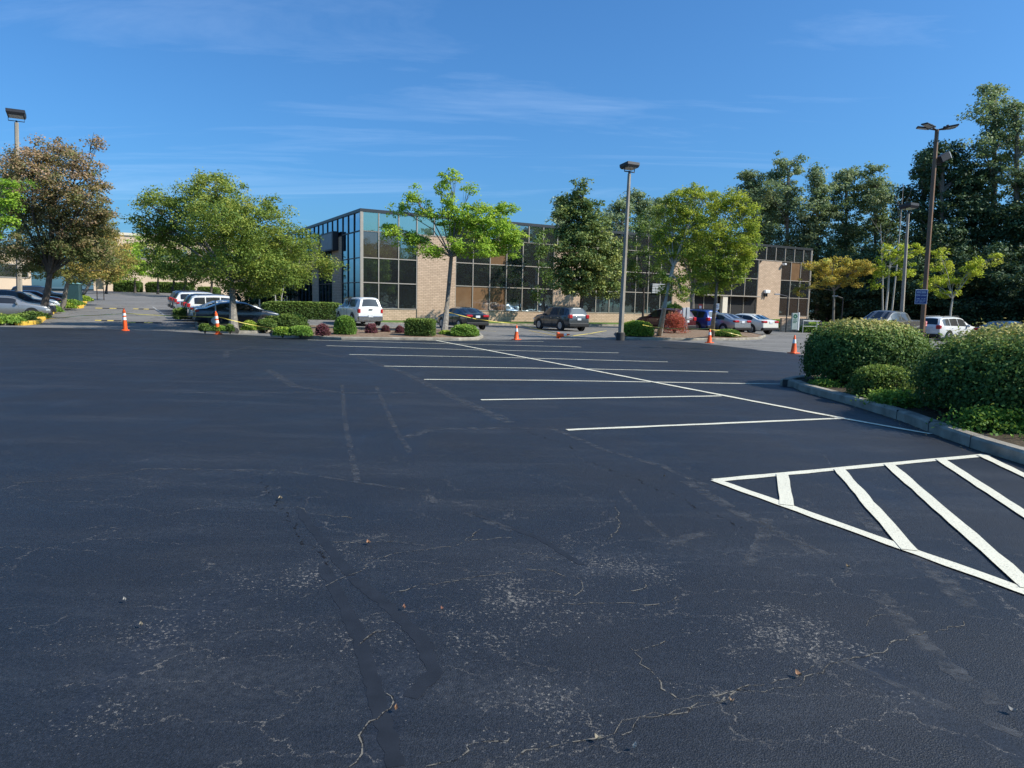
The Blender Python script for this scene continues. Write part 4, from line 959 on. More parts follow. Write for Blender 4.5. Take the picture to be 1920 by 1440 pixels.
# ------------------------------------------------------------------ foliage
RG = np.random.default_rng(11)
def quads_mesh(name, P, N, size, t, mat, parent=None, asp=.62, fold=.25):
    """one small folded leaf (4 verts, rhombus) per point"""
    n = len(P); N = N / np.linalg.norm(N, axis=1, keepdims=True)
    r = RG.normal(size=(n, 3)); A = np.cross(N, r); A /= np.linalg.norm(A, axis=1, keepdims=True); B = np.cross(N, A)
    s = size[:, None]
    v = np.empty((n, 4, 3)); v[:, 0] = P - A * s * .5; v[:, 1] = P + B * s * asp * .5 + N * s * fold * .3; v[:, 2] = P + A * s * .5 - N * s * fold * .25; v[:, 3] = P - B * s * asp * .5 + N * s * fold * .3
    v = v.reshape(-1, 3); me = bpy.data.meshes.new(name)
    me.vertices.add(n * 4); me.vertices.foreach_set('co', v.ravel().astype(np.float32))
    me.loops.add(n * 4); me.loops.foreach_set('vertex_index', np.arange(n * 4, dtype=np.int32))
    me.polygons.add(n); me.polygons.foreach_set('loop_start', np.arange(0, n * 4, 4, dtype=np.int32)); me.polygons.foreach_set('loop_total', np.full(n, 4, dtype=np.int32))
    at_ = me.attributes.new('t', 'FLOAT', 'POINT'); at_.data.foreach_set('value', np.repeat(np.clip(t, 0, 1), 4).astype(np.float32))
    me.materials.append(mat); me.update(); me.validate()
    o = bpy.data.objects.new(name, me); COL.objects.link(o)
    if parent: o.parent = parent
    return o
G_oak = leafmat('oak leaves', [(.050, .085, .018), (.095, .135, .024), (.17, .195, .035), (.27, .25, .06)])
G_cop = leafmat('copper leaves', [(.065, .090, .028), (.12, .112, .045), (.20, .135, .078), (.27, .175, .115)], .35)
G_copo = leafmat('orange tinged leaves', [(.08, .095, .028), (.16, .14, .04), (.26, .18, .05), (.32, .21, .07)], .4)
G_lime = leafmat('lime leaves', [(.10, .175, .020), (.17, .27, .028), (.27, .37, .045), (.38, .46, .08)], .45)
G_mag = leafmat('magnolia leaves', [(.035, .065, .024), (.07, .105, .032), (.16, .18, .05), (.30, .29, .09)], .2, .35)
G_loc = leafmat('locust leaves', [(.065, .11, .018), (.13, .18, .026), (.24, .26, .03), (.42, .37, .04)], .45)
G_pop = leafmat('poplar leaves', [(.045, .070, .040), (.085, .120, .060), (.15, .185, .10), (.30, .32, .19)], .38)
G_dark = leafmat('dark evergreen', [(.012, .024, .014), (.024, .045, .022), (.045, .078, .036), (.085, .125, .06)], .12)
G_aut = leafmat('autumn leaves', [(.13, .13, .03), (.32, .21, .04), (.46, .28, .05), (.52, .35, .09)], .4)
G_yel = leafmat('yellow green leaves', [(.14, .19, .02), (.27, .31, .025), (.42, .42, .04), (.52, .50, .08)], .42)
G_bush = leafmat('laurel leaves', [(.018, .042, .012), (.045, .085, .020), (.10, .145, .030), (.30, .25, .09)], .22, .38)
G_bush2 = leafmat('bright shrub leaves', [(.05, .10, .02), (.095, .17, .028), (.17, .25, .045), (.30, .33, .07)], .3)
G_yb = leafmat('gold green shrub leaves', [(.055, .11, .02), (.13, .20, .028), (.27, .31, .04), (.44, .43, .08)], .3)
G_burg = leafmat('burgundy leaves', [(.035, .014, .020), (.080, .022, .035), (.13, .04, .05), (.18, .07, .08)], .25)
G_red = leafmat('red leaves', [(.14, .025, .025), (.28, .05, .04), (.38, .10, .07), (.44, .20, .13)], .3)
G_hedge = leafmat('hedge leaves', [(.024, .048, .014), (.052, .088, .022), (.10, .145, .03), (.20, .23, .05)], .25)
B_grey = bark('grey bark', (.10, .085, .07), (.30, .27, .23)); B_dk = bark('dark bark', (.035, .030, .026), (.12, .10, .085)); B_pale = bark('pale bark', (.28, .26, .22), (.55, .52, .46))

def blob_pts(blobs, clump, dens_, flat=.55):
    """clump centres inside a set of ellipsoids (c, r)"""
    out = []; bi = []
    vol = [r[0] * r[1] * r[2] for _, r in blobs]
    for k, (c, r) in enumerate(blobs):
        n = max(6, int(3.7 * dens_ * vol[k] ** .72 / clump ** 2.1))
        d = RG.normal(size=(n, 3)); d /= np.linalg.norm(d, axis=1, keepdims=True); rad = RG.random(n) ** .42
        p = d * rad[:, None] * np.array(r) * RG.uniform(.88, 1.10, (n, 1)) + np.array(c); out.append(p); bi += [k] * n
    return np.concatenate(out), np.array(bi)
def tree(name, label, base, blobs, lm, bm, tr=.16, leaf=.14, clump=.55, dens_=1.0, nl=60, group=None, fork=None, tone=0.0, limbs=True, twigs=1.0, cat='tree', topfade=.25, droop=0.0, trunkpts=None, crown='crown', seed=0, flat=.55, leafrange=(.6, 1.3), spine=False):
    root = empty(name, base, 0, label, cat, group); B = np.array(base)
    bl = [((np.array(c) - B), r) for c, r in blobs]
    C, bi = blob_pts(bl, clump, dens_)
    C = C[C[:, 2] > .2]; 
    n = len(C); per = (nl * RG.uniform(.5, 1.5, n)).astype(int); idx = np.repeat(np.arange(n), per); m = len(idx)
    d = RG.normal(size=(m, 3)); d /= np.linalg.norm(d, axis=1, keepdims=True); rad = RG.random(m) ** .5
    sz = RG.uniform(.65, 1.25, n) * clump
    off = d * (rad * sz[idx])[:, None]; off[:, 2] *= flat; off[:, 2] -= droop * (np.hypot(off[:, 0], off[:, 1]) / clump) ** 2 * clump
    P = C[idx] + off
    Nn = d * .7 + RG.normal(size=(m, 3)) * .7; Nn[:, 2] = np.abs(Nn[:, 2]) + .35
    zmin, zmax = C[:, 2].min(), C[:, 2].max()
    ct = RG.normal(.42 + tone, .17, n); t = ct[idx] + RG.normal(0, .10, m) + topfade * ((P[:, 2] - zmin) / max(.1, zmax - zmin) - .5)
    quads_mesh(crown, P, Nn, leaf * RG.uniform(leafrange[0], leafrange[1], m), t, lm, root)
    # trunk and limbs
    cen = np.mean([c for c, _ in bl], axis=0); zf = min(c[2] - r[2] * .3 for c, r in bl)
    if fork is None: fork = Vector((cen[0] * .35, cen[1] * .35, max(1.0, zf * .85)))
    else: fork = Vector(np.array(fork) - B)
    mb = MB(); n_ = 7; pts = []; rad_ = []
    tp_ = [Vector(np.array(p) - B) for p in trunkpts] if trunkpts else None
    if tp_: chain = [Vector((0, 0, -.15))] + tp_ + [fork]
    else: chain = [Vector((0, 0, -.15)), fork * .33 + Vector((rnd.uniform(-.05, .05), 0, 0)), fork * .66 + Vector((rnd.uniform(-.07, .07), 0, 0)), fork]
    Ls = [0]
    for a, b in zip(chain[:-1], chain[1:]): Ls.append(Ls[-1] + (b - a).length)
    rad_ = [tr * (1.28 if i == 0 else 1.0 - .38 * l / Ls[-1]) for i, l in enumerate(Ls)]
    mb.tube(chain, rad_, 9); to = mb.build('trunk', bm, root, smooth=True)
    if limbs:
        for k, (c, r) in enumerate(bl):
            e = Vector(c); s0 = fork if e.z > fork.z - .5 else chain[-2].lerp(fork, .6)
            if spine: s0 = fork * min(.97, max(.12, (e.z - .5 * math.hypot(e.x, e.y) - 1.2) / fork.z))
            d_ = e - s0; mid = s0 + d_ * .45 + Vector((rnd.uniform(-.1, .1), rnd.uniform(-.1, .1), .10)) * d_.length
            q = MB(); r0 = tr * .46 * min(1, .5 + max(r) / 3.5); q.tube([s0 - d_.normalized() * .05, mid, e, e + (e - mid) * .18], [r0, r0 * .55, r0 * .25, r0 * .08], 6)
            cc = C[bi[:len(C)] == k] if len(bi) == len(C) else C[:0]
            for p in cc[:: max(1, int(len(cc) / (9 * twigs + 1)))]:
                p = Vector(p); s1 = mid.lerp(e, rnd.uniform(.2, 1)); q.tube([s1, s1.lerp(p, .55) + Vector((0, 0, .06)), p], [r0 * .26, r0 * .16, r0 * .05], 4, cap=False)
            q.build('limb', bm, to)
    return root
def pb_(blobs, Y, dz=1.0, ry=1.0, rs=None):
    """crown lobes given as (px, py, rx px, rz px[, depth offset m]) standing around depth Y"""
    out = []; rs = rs or random.Random(int(blobs[0][0] * 7 + blobs[0][1]))
    for b in blobs:
        rx, rz = b[2] * Y / F, b[3] * Y / F
        dy = b[4] if len(b) > 4 else rs.uniform(-1, 1) * dz * rx * .8
        p = at(b[0], b[1], Y + dy); out.append((tuple(p), (rx * 1.0, max(rx, rz) * .9 * ry, rz * 1.0)))
    return out

# the big oak at the left
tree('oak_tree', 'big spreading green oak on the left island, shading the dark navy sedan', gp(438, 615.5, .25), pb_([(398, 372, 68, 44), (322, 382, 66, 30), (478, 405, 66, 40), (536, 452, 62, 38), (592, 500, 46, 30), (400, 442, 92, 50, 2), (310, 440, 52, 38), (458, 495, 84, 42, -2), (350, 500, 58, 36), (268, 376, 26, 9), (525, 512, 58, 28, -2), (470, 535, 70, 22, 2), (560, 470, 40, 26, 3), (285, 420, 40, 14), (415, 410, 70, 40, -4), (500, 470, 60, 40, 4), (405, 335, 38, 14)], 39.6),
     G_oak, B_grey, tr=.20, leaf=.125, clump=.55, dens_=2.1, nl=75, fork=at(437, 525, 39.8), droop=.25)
# young maple on the centre island
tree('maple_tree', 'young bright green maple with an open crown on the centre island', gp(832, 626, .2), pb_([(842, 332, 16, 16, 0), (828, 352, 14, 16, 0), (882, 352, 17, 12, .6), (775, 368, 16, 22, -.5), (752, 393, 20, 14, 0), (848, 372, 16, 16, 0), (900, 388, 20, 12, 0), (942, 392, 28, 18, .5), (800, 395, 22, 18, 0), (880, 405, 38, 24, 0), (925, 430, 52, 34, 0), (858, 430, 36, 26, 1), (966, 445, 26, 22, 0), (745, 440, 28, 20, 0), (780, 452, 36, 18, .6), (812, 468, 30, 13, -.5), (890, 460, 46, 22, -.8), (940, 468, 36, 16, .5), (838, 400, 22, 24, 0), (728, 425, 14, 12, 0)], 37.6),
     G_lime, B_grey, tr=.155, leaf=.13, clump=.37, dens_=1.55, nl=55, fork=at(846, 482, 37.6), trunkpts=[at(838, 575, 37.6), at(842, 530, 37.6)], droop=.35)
# magnolia
tree('magnolia_tree', 'dense dark green magnolia with paler lower leaves behind the dark grey suv', onground(1089, 55), pb_([(1088, 350, 13, 20, 0), (1078, 385, 32, 26), (1108, 392, 26, 22), (1060, 400, 22, 16), (1095, 425, 52, 34), (1098, 468, 62, 38), (1100, 515, 58, 32), (1132, 542, 34, 18), (1062, 498, 32, 30), (1140, 500, 26, 34), (1050, 440, 16, 16), (1150, 465, 18, 20), (1075, 540, 40, 16)], 55),
     G_mag, B_dk, tr=.22, leaf=.21, clump=.56, dens_=2.0, nl=52, topfade=-.20)
# the pair of slender trees on the centre right island and one behind
tree('locust_tree', 'slender leaning tree with pale trunk and yellowing tips behind the yellow green shrub', gp(1236, 627, .2), pb_([(1252, 440, 26, 26, 0), (1270, 395, 30, 28, 0), (1240, 480, 18, 22, 0), (1290, 368, 34, 18, 0), (1262, 520, 26, 20, 0), (1278, 560 - 10, 26, 12, -.5), (1245, 540, 20, 12, .6), (1300, 420, 34, 28, 0), (1285, 470, 30, 30, 0), (1232, 440, 10, 12, 0), (1330, 365, 26, 10, 0), (1310, 350, 20, 7, 0), (1248, 372, 14, 8, 0)], 37.5),
     G_loc, B_pale, tr=.145, leaf=.11, clump=.38, dens_=1.9, nl=52, fork=at(1262, 500, 37.5), trunkpts=[at(1246, 575, 37.5), at(1254, 535, 37.5)], tone=-.02)
tree('locust_tree', 'fuller yellow green tree on the thin straight trunk behind the right hand cone', gp(1335, 628.5, .2), pb_([(1388, 440, 34, 36, 0), (1372, 490, 44, 32, 0), (1400, 395, 26, 22, 0), (1345, 450, 36, 40, 0), (1350, 390, 28, 24, 0), (1318, 500, 30, 26, 0), (1332, 538, 40, 14, .5), (1402, 470, 22, 34, 0), (1380, 372, 24, 12, 0), (1300, 545, 24, 10, 0), (1350, 520, 30, 20, 0), (1412, 425, 14, 18, 0), (1375, 525, 26, 10, 0)], 37.5),
     G_loc, B_grey, tr=.13, leaf=.11, clump=.38, dens_=2.0, nl=55, fork=at(1345, 530, 37.5), trunkpts=[at(1339, 585, 37.5)], tone=.08)
tree('locust_tree', 'darker twin stemmed tree standing close to the building behind the blue suv', onground(1299, 60), pb_([(1290, 395, 46, 40), (1330, 430, 44, 44), (1262, 450, 40, 38), (1300, 480, 54, 34), (1350, 380, 26, 26), (1245, 400, 24, 24), (1310, 520, 40, 18)], 60), G_oak, B_grey, tr=.22, leaf=.20, clump=.55, dens_=1.2, nl=50, tone=.05)
# climbing dark foliage between the magnolia and the lamp post
tree('slender_tree', 'dark upright tree against the glass between the magnolia and the pale lamp post', onground(1205, 63), pb_([(1200, 480, 30, 40), (1215, 430, 26, 34), (1190, 525, 26, 22), (1225, 510, 22, 34)], 63), G_hedge, B_dk, tr=.12, leaf=.2, clump=.55, dens_=.8, nl=40)
tree('slender_tree', 'narrow dark tree against the glass left of the magnolia', onground(1022, 62), pb_([(1012, 470, 20, 34), (1024, 520, 20, 26), (1018, 430, 14, 18), (1005, 550, 12, 14)], 62), G_hedge, B_dk, tr=.10, leaf=.2, clump=.5, dens_=.8, nl=40)
# copper leaved row on the left median
def med(px, Y): return onground(px, Y)
tree('copper_tree', 'largest copper leaved tree of the left median, top touching the lamp head height', med(78, 46), pb_([(22, 330, 30, 24, -1), (195, 400, 26, 14), (108, 285, 50, 28), (60, 310, 50, 34), (150, 310, 36, 28), (100, 350, 82, 44), (165, 380, 44, 34), (60, 390, 70, 40), (130, 420, 70, 40), (178, 430, 38, 22), (70, 450, 72, 34), (185, 345, 22, 14), (172, 268, 20, 10), (150, 460, 54, 30), (60, 490, 60, 26), (180, 480, 34, 20)], 46), G_cop, B_dk, tr=.26, leaf=.15, clump=.60, dens_=2.3, nl=55, topfade=.55, group='trees of the left median', tone=.03, droop=.2)
tree('copper_tree', 'copper leaved tree cut by the left picture edge', med(-18, 50), pb_([(10, 320, 48, 34), (-20, 360, 60, 50), (25, 400, 50, 40), (-10, 460, 60, 40), (25, 290, 24, 16)], 50), G_cop, B_dk, tr=.24, leaf=.15, clump=.6, dens_=1.2, nl=50, group='trees of the left median')
tree('orange_tree', 'orange tinged tree, second along the left median', med(115, 58), pb_([(150, 415, 50, 34), (200, 430, 30, 26), (140, 440, 48, 34), (190, 470, 40, 26), (110, 480, 54, 30), (160, 505, 50, 24), (205, 440, 22, 14), (90, 510, 40, 18)], 58), G_copo, B_grey, tr=.22, leaf=.18, clump=.6, dens_=1.3, nl=48, group='trees of the left median')
tree('orange_tree', 'orange tinged tree, third along the left median', med(133, 68), pb_([(175, 500, 44, 24), (215, 480, 38, 30), (195, 450, 34, 24), (140, 515, 40, 20), (210, 515, 36, 14)], 68), G_copo, B_grey, tr=.22, leaf=.20, clump=.65, dens_=1.3, nl=42, group='trees of the left median', tone=.05)
tree('orange_tree', 'dull green and orange tree at the far end of the left median', med(152, 84), pb_([(200, 510, 34, 20), (232, 495, 26, 22), (175, 520, 26, 14)], 84), G_oak, B_grey, tr=.22, leaf=.24, clump=.7, dens_=1.3, nl=40, group='trees of the left median', tone=.2)
tree('lime_tree', 'light green tree whose branch enters at the left picture edge', onground(-60, 34), pb_([(20, 345, 34, 22, 0), (-20, 370, 50, 40, 0), (10, 390, 28, 20, 0), (-60, 420, 70, 60, 0), (22, 415, 14, 8, 0)], 34), G_lime, B_grey, tr=.18, leaf=.13, clump=.42, dens_=.9, nl=50, tone=-.25)
# far trees beyond the left road
for px, Y, bl, lab, lm in [(199, 112, [(205, 500, 26, 26), (190, 520, 20, 14), (224, 512, 18, 18), (212, 470, 16, 18)], 'first of the far trees, at the left of the beige wall', G_oak), (253, 122, [(252, 486, 30, 30), (236, 512, 22, 16), (272, 508, 24, 18), (258, 455, 18, 18)], 'yellowish tree at the end of the left road', G_lime),
                           (296, 116, [(292, 494, 30, 28), (314, 510, 24, 18), (284, 462, 22, 22), (304, 468, 20, 18)], 'far tree whose trunk shows against the beige wall', G_oak), (323, 108, [(325, 495, 28, 26), (342, 510, 22, 16), (330, 462, 22, 22)], 'far tree with a pale thin trunk above the far end of the left row', G_oak),
                           (343, 104, [(352, 510, 28, 20), (368, 490, 24, 24), (360, 462, 22, 20)], 'dark low crowned far tree behind the left row of cars', G_hedge), (394, 104, [(396, 504, 28, 24), (418, 494, 26, 24), (405, 465, 24, 20)], 'far tree straight above the white cars of the left row', G_oak)]:
    tree('far_tree', lab, onground(px, Y), pb_(bl, Y), lm, B_dk, tr=.20, leaf=.30, clump=.85, dens_=1.5, nl=42, group='far trees before the beige building', limbs=False, tone=-.05)
# birches between the oak and the building
for px, Y, bl, lab in [(488, 56, [(490, 520, 22, 20), (478, 500, 20, 20)], 'thin birch left of the pair beside the building'), (516, 55, [(512, 510, 22, 24), (530, 495, 18, 20)], 'thin white birch nearest the long hedge, leaning left'), (524, 55.4, [(540, 520, 22, 20), (555, 500, 20, 20)], 'thin white birch nearest the long hedge, leaning right')]:
    tree('birch_tree', lab, onground(px, Y), pb_(bl, Y), G_oak, B_pale, tr=.07, leaf=.18, clump=.5, dens_=1.0, nl=40, tone=-.1)
for px, Y, lab in [(500, 74, 'added dark tree standing in for shade in the gap left of the building'), (462, 80, 'added dark tree standing in for building shade behind the thin birches')]:  # added dark crowns stand in for the building's shade here
    tree('gap_shade_tree', lab, onground(px, Y), pb_([(px, 500, 40, 40), (px + 10, 540, 44, 30), (px - 5, 460, 26, 30), (px, 565, 46, 20)], Y), G_dark, B_dk, tr=.2, leaf=.3, clump=.8, dens_=1.4, nl=42, limbs=False)

# tall poplars behind the building
def poplar(px, Y, top, bot, wpx, lab, lm=G_pop, cls=None, dens_=1.0, seed=0, leaf=.34, trunk=.25, grp='tall trees behind the building', clump=.95, tone=.06):
    r_ = random.Random(seed + int(px)); bl = []; y = top + wpx * .35
    k = 0
    while y < bot:
        f = min(1, .34 + (y - top) / (bot - top) * 2.4); w_ = wpx * 1.46 * f * r_.uniform(.75, 1.05)
        for _ in range(2 if w_ > wpx * .55 else 1):
            bl.append((px + r_.uniform(-.6, .6) * w_, y + r_.uniform(-.3, .3) * w_, w_ * r_.uniform(.50, .74), w_ * r_.uniform(.38, .60)))
        y += w_ * r_.uniform(.40, .62); k += 1
    b = onground(px, Y)
    return tree('tall_tree', lab, b, pb_(bl, Y), lm, B_grey, tr=trunk, leaf=leaf, clump=clump, dens_=dens_, nl=40, group=grp, fork=at(px + 2, top + wpx * .8, Y), twigs=.25, tone=tone, spine=True)
for px, Y, top, bot, w_, lab in [(1165, 105, 372, 520, 26, 'tall tree just left of the pale lamp post, behind the building'), (1197, 108, 353, 520, 30, 'rounded tall tree right of the pale lamp post, behind the building'), (1232, 110, 366, 520, 26, 'lower tall tree behind the slender leaning tree'),
                                 (1052, 98, 372, 500, 18, 'tall tree peeking out left of the magnolia top'), (1412, 100, 314, 560, 34, 'leftmost of the tall poplars above the entrance end of the roof'), (1476, 100, 292, 560, 42, 'highest poplar above the right brick pier'),
                                 (1532, 98, 310, 570, 34, 'poplar just right of the building corner'), (1585, 100, 306, 570, 36, 'poplar above the orange tree'), (1640, 98, 308, 570, 34, 'last poplar before the gap of sky'), (1440, 112, 360, 560, 40, 'shorter poplar filling in behind the two highest ones')]:
    poplar(px, Y, top, bot, w_, lab, dens_=1.4)
poplar(1672, 92, 470, 590, 40, 'low dark tree in the sky gap behind the thin bare stem', G_dark, dens_=1.2)
# great dark trees at the right
def conifer(px, Y, top, bot, w_, lab, lm, dens_=1.1, base_w=None): return poplar(px, Y, top, bot, w_, lab, lm, dens_=dens_, leaf=.33, trunk=.35, grp='great trees at the right edge', clump=1.0, seed=5)
conifer(1862, 88, 150, 470, 42, 'tallest tree at the right, its top highest in the photo', G_pop, .85)
conifer(1905, 86, 180, 480, 40, 'second tallest tree, cut by the right picture edge', G_pop, .85)
conifer(1765, 88, 262, 600, 62, 'broad dark evergreen behind the brown lamp post', G_dark, 1.4)
conifer(1730, 92, 280, 560, 36, 'dark evergreen on the left shoulder of the broad one', G_dark, 1.2)
conifer(1822, 90, 330, 600, 50, 'dark evergreen right of the broad one', G_dark, 1.3)
conifer(1935, 84, 330, 610, 60, 'dark evergreen at the right picture edge', G_dark, 1.3)
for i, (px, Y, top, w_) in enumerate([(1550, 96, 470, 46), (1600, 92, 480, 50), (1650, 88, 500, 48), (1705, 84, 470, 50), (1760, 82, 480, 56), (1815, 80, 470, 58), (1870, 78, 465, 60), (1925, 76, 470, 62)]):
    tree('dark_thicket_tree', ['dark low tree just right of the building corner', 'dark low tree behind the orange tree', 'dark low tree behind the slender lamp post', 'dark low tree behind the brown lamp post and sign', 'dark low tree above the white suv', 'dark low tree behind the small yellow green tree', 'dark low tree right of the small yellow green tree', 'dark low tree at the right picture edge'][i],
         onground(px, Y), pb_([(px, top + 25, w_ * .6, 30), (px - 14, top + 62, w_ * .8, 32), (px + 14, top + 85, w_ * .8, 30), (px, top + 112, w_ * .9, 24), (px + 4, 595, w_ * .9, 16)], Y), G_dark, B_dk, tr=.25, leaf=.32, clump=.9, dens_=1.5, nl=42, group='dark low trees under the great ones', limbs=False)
# small trees in the right lot
tree('autumn_tree', 'small orange and gold tree right of the building corner', onground(1561, 60), pb_([(1530, 498, 28, 12), (1560, 510, 40, 20), (1535, 530, 32, 14), (1600, 505, 32, 18), (1590, 530, 26, 12), (1620, 498, 24, 10), (1505, 548, 16, 8), (1632, 505, 16, 12), (1565, 488, 26, 8)], 60), G_aut, B_grey, tr=.12, leaf=.17, clump=.42, dens_=1.0, nl=42, fork=at(1564, 545, 60))
tree('yellow_green_tree', 'upright yellow green tree left of the slender lamp post', onground(1657, 58), pb_([(1668, 470, 14, 20, 0), (1655, 500, 16, 24, 0), (1690, 478, 16, 24, 0), (1700, 510, 20, 18, 0), (1640, 535, 8, 12, 0), (1720, 470, 14, 16, 0), (1680, 515, 16, 14, 0)], 58), G_yel, B_pale, tr=.11, leaf=.17, clump=.40, dens_=1.0, nl=40, fork=at(1668, 500, 58), tone=-.05)
tree('yellow_green_tree', 'spreading yellow green tree above the white suv', onground(1778, 58), pb_([(1765, 500, 24, 20), (1745, 530, 26, 18), (1790, 525, 28, 16), (1820, 510, 24, 12), (1845, 492, 24, 10), (1870, 480, 14, 8), (1770, 550, 26, 10), (1762, 475, 14, 12)], 58), G_yel, B_pale, tr=.11, leaf=.17, clump=.42, dens_=1.0, nl=42, fork=at(1786, 560, 58))
def bare(px, Y, top, lean, lab):
    b = onground(px, Y); o = empty('bare_sapling', b, 0, lab, 'tree'); mb = MB(); e = at(px + lean, top, Y) - b
    mb.tube([Vector((0, 0, 0)), e * .5 + Vector((.1, 0, 0)), e], [.09, .06, .015], 6); t0 = mb.build('trunk', B_pale, o)
    for k in range(14):
        s = e * rnd.uniform(.45, .95); l = rnd.uniform(1.0, 2.8); q = MB(); a = rnd.uniform(0, 6.28); d = Vector((math.cos(a) * .6, math.sin(a) * .4, .9)) * l; q.tube([s, s + d * .5 + Vector((0, 0, -.1)), s + d], [.025, .016, .006], 4); q.build('branch', B_grey, t0)
bare(1668, 66, 345, 26, 'thin nearly bare sapling rising in the gap of sky'); bare(1655, 70, 420, -4, 'short bare sapling left of the taller bare one')
# trees that stand behind and to the right of the viewer, mirrored in the building's glass
src = tree('shade_tree', 'tree of the row right of the viewer, mirrored in the dark glass', (66, -40, 0), [((66, -40, 7.5), (4.5, 4.5, 3)), ((64, -38, 10), (3.5, 3.5, 2.5)), ((68, -42, 10), (3, 3, 2.5)), ((66, -40, 12.6), (2.4, 2.4, 1.8)), ((69, -38, 7), (3, 3, 2.5)), ((63.5, -43, 7), (3, 3, 2.5)), ((66, -40, 3.2), (4.6, 4.6, 2.2))], G_oak, B_dk, tr=.25, leaf=.40, clump=1.0, dens_=1.3, nl=40, group='trees mirrored in the glass', limbs=False)
for k in range(26):
    y = -34 + k * 4.6; x = 66 + 9 * (k % 2) + rnd.uniform(-1.5, 1.5) + (6 if y > 40 else 0); s_ = 1.0 + .55 * sstep(0, 62, y) + rnd.uniform(-.08, .12)
    c = copy_tree(src); c.location = (x, y, 0); c.rotation_euler.z = rnd.uniform(0, 6); c.scale = (s_ * 1.15, s_ * 1.15, s_)

# ------------------------------------------------------------------ shrubs
def shrub(name, label, px, py, wpx, hpx, lm, z0=.15, depth=1.0, leaf=.05, n=5000, group=None, shape='dome', rough=.12, core=True, tone=0, Y=None, cat='shrub', topt=.35, stray=.04, rz=0.0, layers=.34):
    base = gp(px, py, z0) if Y is None else onground(px, Y); Y_ = base.y
    rx = wpx / 2 * Y_ / F; h = hpx * Y_ / F; ry = rx * depth; base.y += ry * .55 if Y is None else 0
    return shrub_at(name, label, base, rx, ry, h, lm, leaf, n, group, shape, rough, core, tone, cat, topt, stray, rz, layers)
def shrub_at(name, label, base, rx, ry, h, lm, leaf=.05, n=5000, group=None, shape='dome', rough=.12, core=True, tone=0, cat='shrub', topt=.35, stray=.04, rz=0.0, layers=.30):
    root = empty(name, base, rz, label, cat, group)
    d = RG.normal(size=(n, 3)); d /= np.linalg.norm(d, axis=1, keepdims=True); d[:, 2] = np.where(d[:, 2] < -.55, -d[:, 2], d[:, 2])
    a = np.arctan2(d[:, 1], d[:, 0]); el = np.arcsin(np.clip(d[:, 2], -1, 1))
    kk = {'dome': 2.25, 'box': 7.0, 'ball': 2.5}.get(shape, 2.0); klow = 2.7 if shape == 'ball' else 5.0
    if shape == 'box':
        d = RG.uniform(-1, 1, (n, 3)) * np.array([1, 1, .9]); ax = RG.choice(3, n, p=[.2, .3, .5]); d[np.arange(n), ax] = np.sign(d[np.arange(n), ax]); d[:, 2] = np.where(ax == 2, np.abs(d[:, 2]), d[:, 2])
    kv = np.where(d[:, 2] < 0, max(kk, klow), kk)
    S_ = d / (np.sum(np.abs(d) ** kv[:, None], axis=1) ** (1 / kv))[:, None]
    ph = RG.uniform(0, 6.28, 10)
    lump = sum(np.sin(a * k + ph[k] + el * (k % 3 + 1) * 1.7) * np.cos(el * (k % 4 + 1) + ph[k + 4]) / k ** .6 for k in (2, 3, 5)) / 2.2
    sp_ = np.sin(a * 13 + ph[0] + el * 7) * np.sin(el * 15 + ph[1]) * .5
    rad = 1 + rough * (lump + sp_) - np.abs(RG.normal(0, layers * .5, n)).clip(0, .7) * (RG.random(n) < .75) + np.abs(RG.normal(0, stray, n)) * (RG.random(n) < .3)
    hc = h * {'box': .46, 'ball': .44}.get(shape, .36); P = S_ * rad[:, None] * np.array([rx, ry, h - hc]); P[:, 2] += hc
    P = P[P[:, 2] > .01]; m = len(P); dd = S_[:m]
    N_ = dd / np.linalg.norm(dd, axis=1, keepdims=True) * .8 + RG.normal(size=(m, 3)) * .55; N_[:, 2] += .35
    t = .36 + tone + RG.normal(0, .15, m) + topt * ((P[:, 2] / h) ** 3 - .25)  # higher leaves get lighter tones; sunlit tops are put into the colour
    fo = quads_mesh('foliage', P, N_, leaf * RG.uniform(.6, 1.35, m), t, lm, root, asp=.66)
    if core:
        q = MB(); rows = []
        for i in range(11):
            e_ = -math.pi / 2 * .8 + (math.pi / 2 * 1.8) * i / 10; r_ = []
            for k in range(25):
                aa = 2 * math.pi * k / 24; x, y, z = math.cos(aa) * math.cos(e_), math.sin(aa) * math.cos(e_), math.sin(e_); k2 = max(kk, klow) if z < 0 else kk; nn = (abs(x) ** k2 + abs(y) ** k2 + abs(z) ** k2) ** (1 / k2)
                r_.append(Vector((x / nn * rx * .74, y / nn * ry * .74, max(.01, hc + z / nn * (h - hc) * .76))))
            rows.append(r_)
        q.grid(rows); q.build('dark_core', bark('dark core', (.010, .012, .007), (.022, .022, .014)), root, smooth=True)  # added dark shell inside the leaves, blocks the view through them
    q = MB()
    for k in range(7):
        aa = k * .9; q.tube([(0, 0, -.1), (math.cos(aa) * rx * .3, math.sin(aa) * ry * .3, h * .4), (math.cos(aa) * rx * .7, math.sin(aa) * ry * .7, h * .75)], [.03, .02, .008], 5)
    q.build('stem', B_dk, root); return root
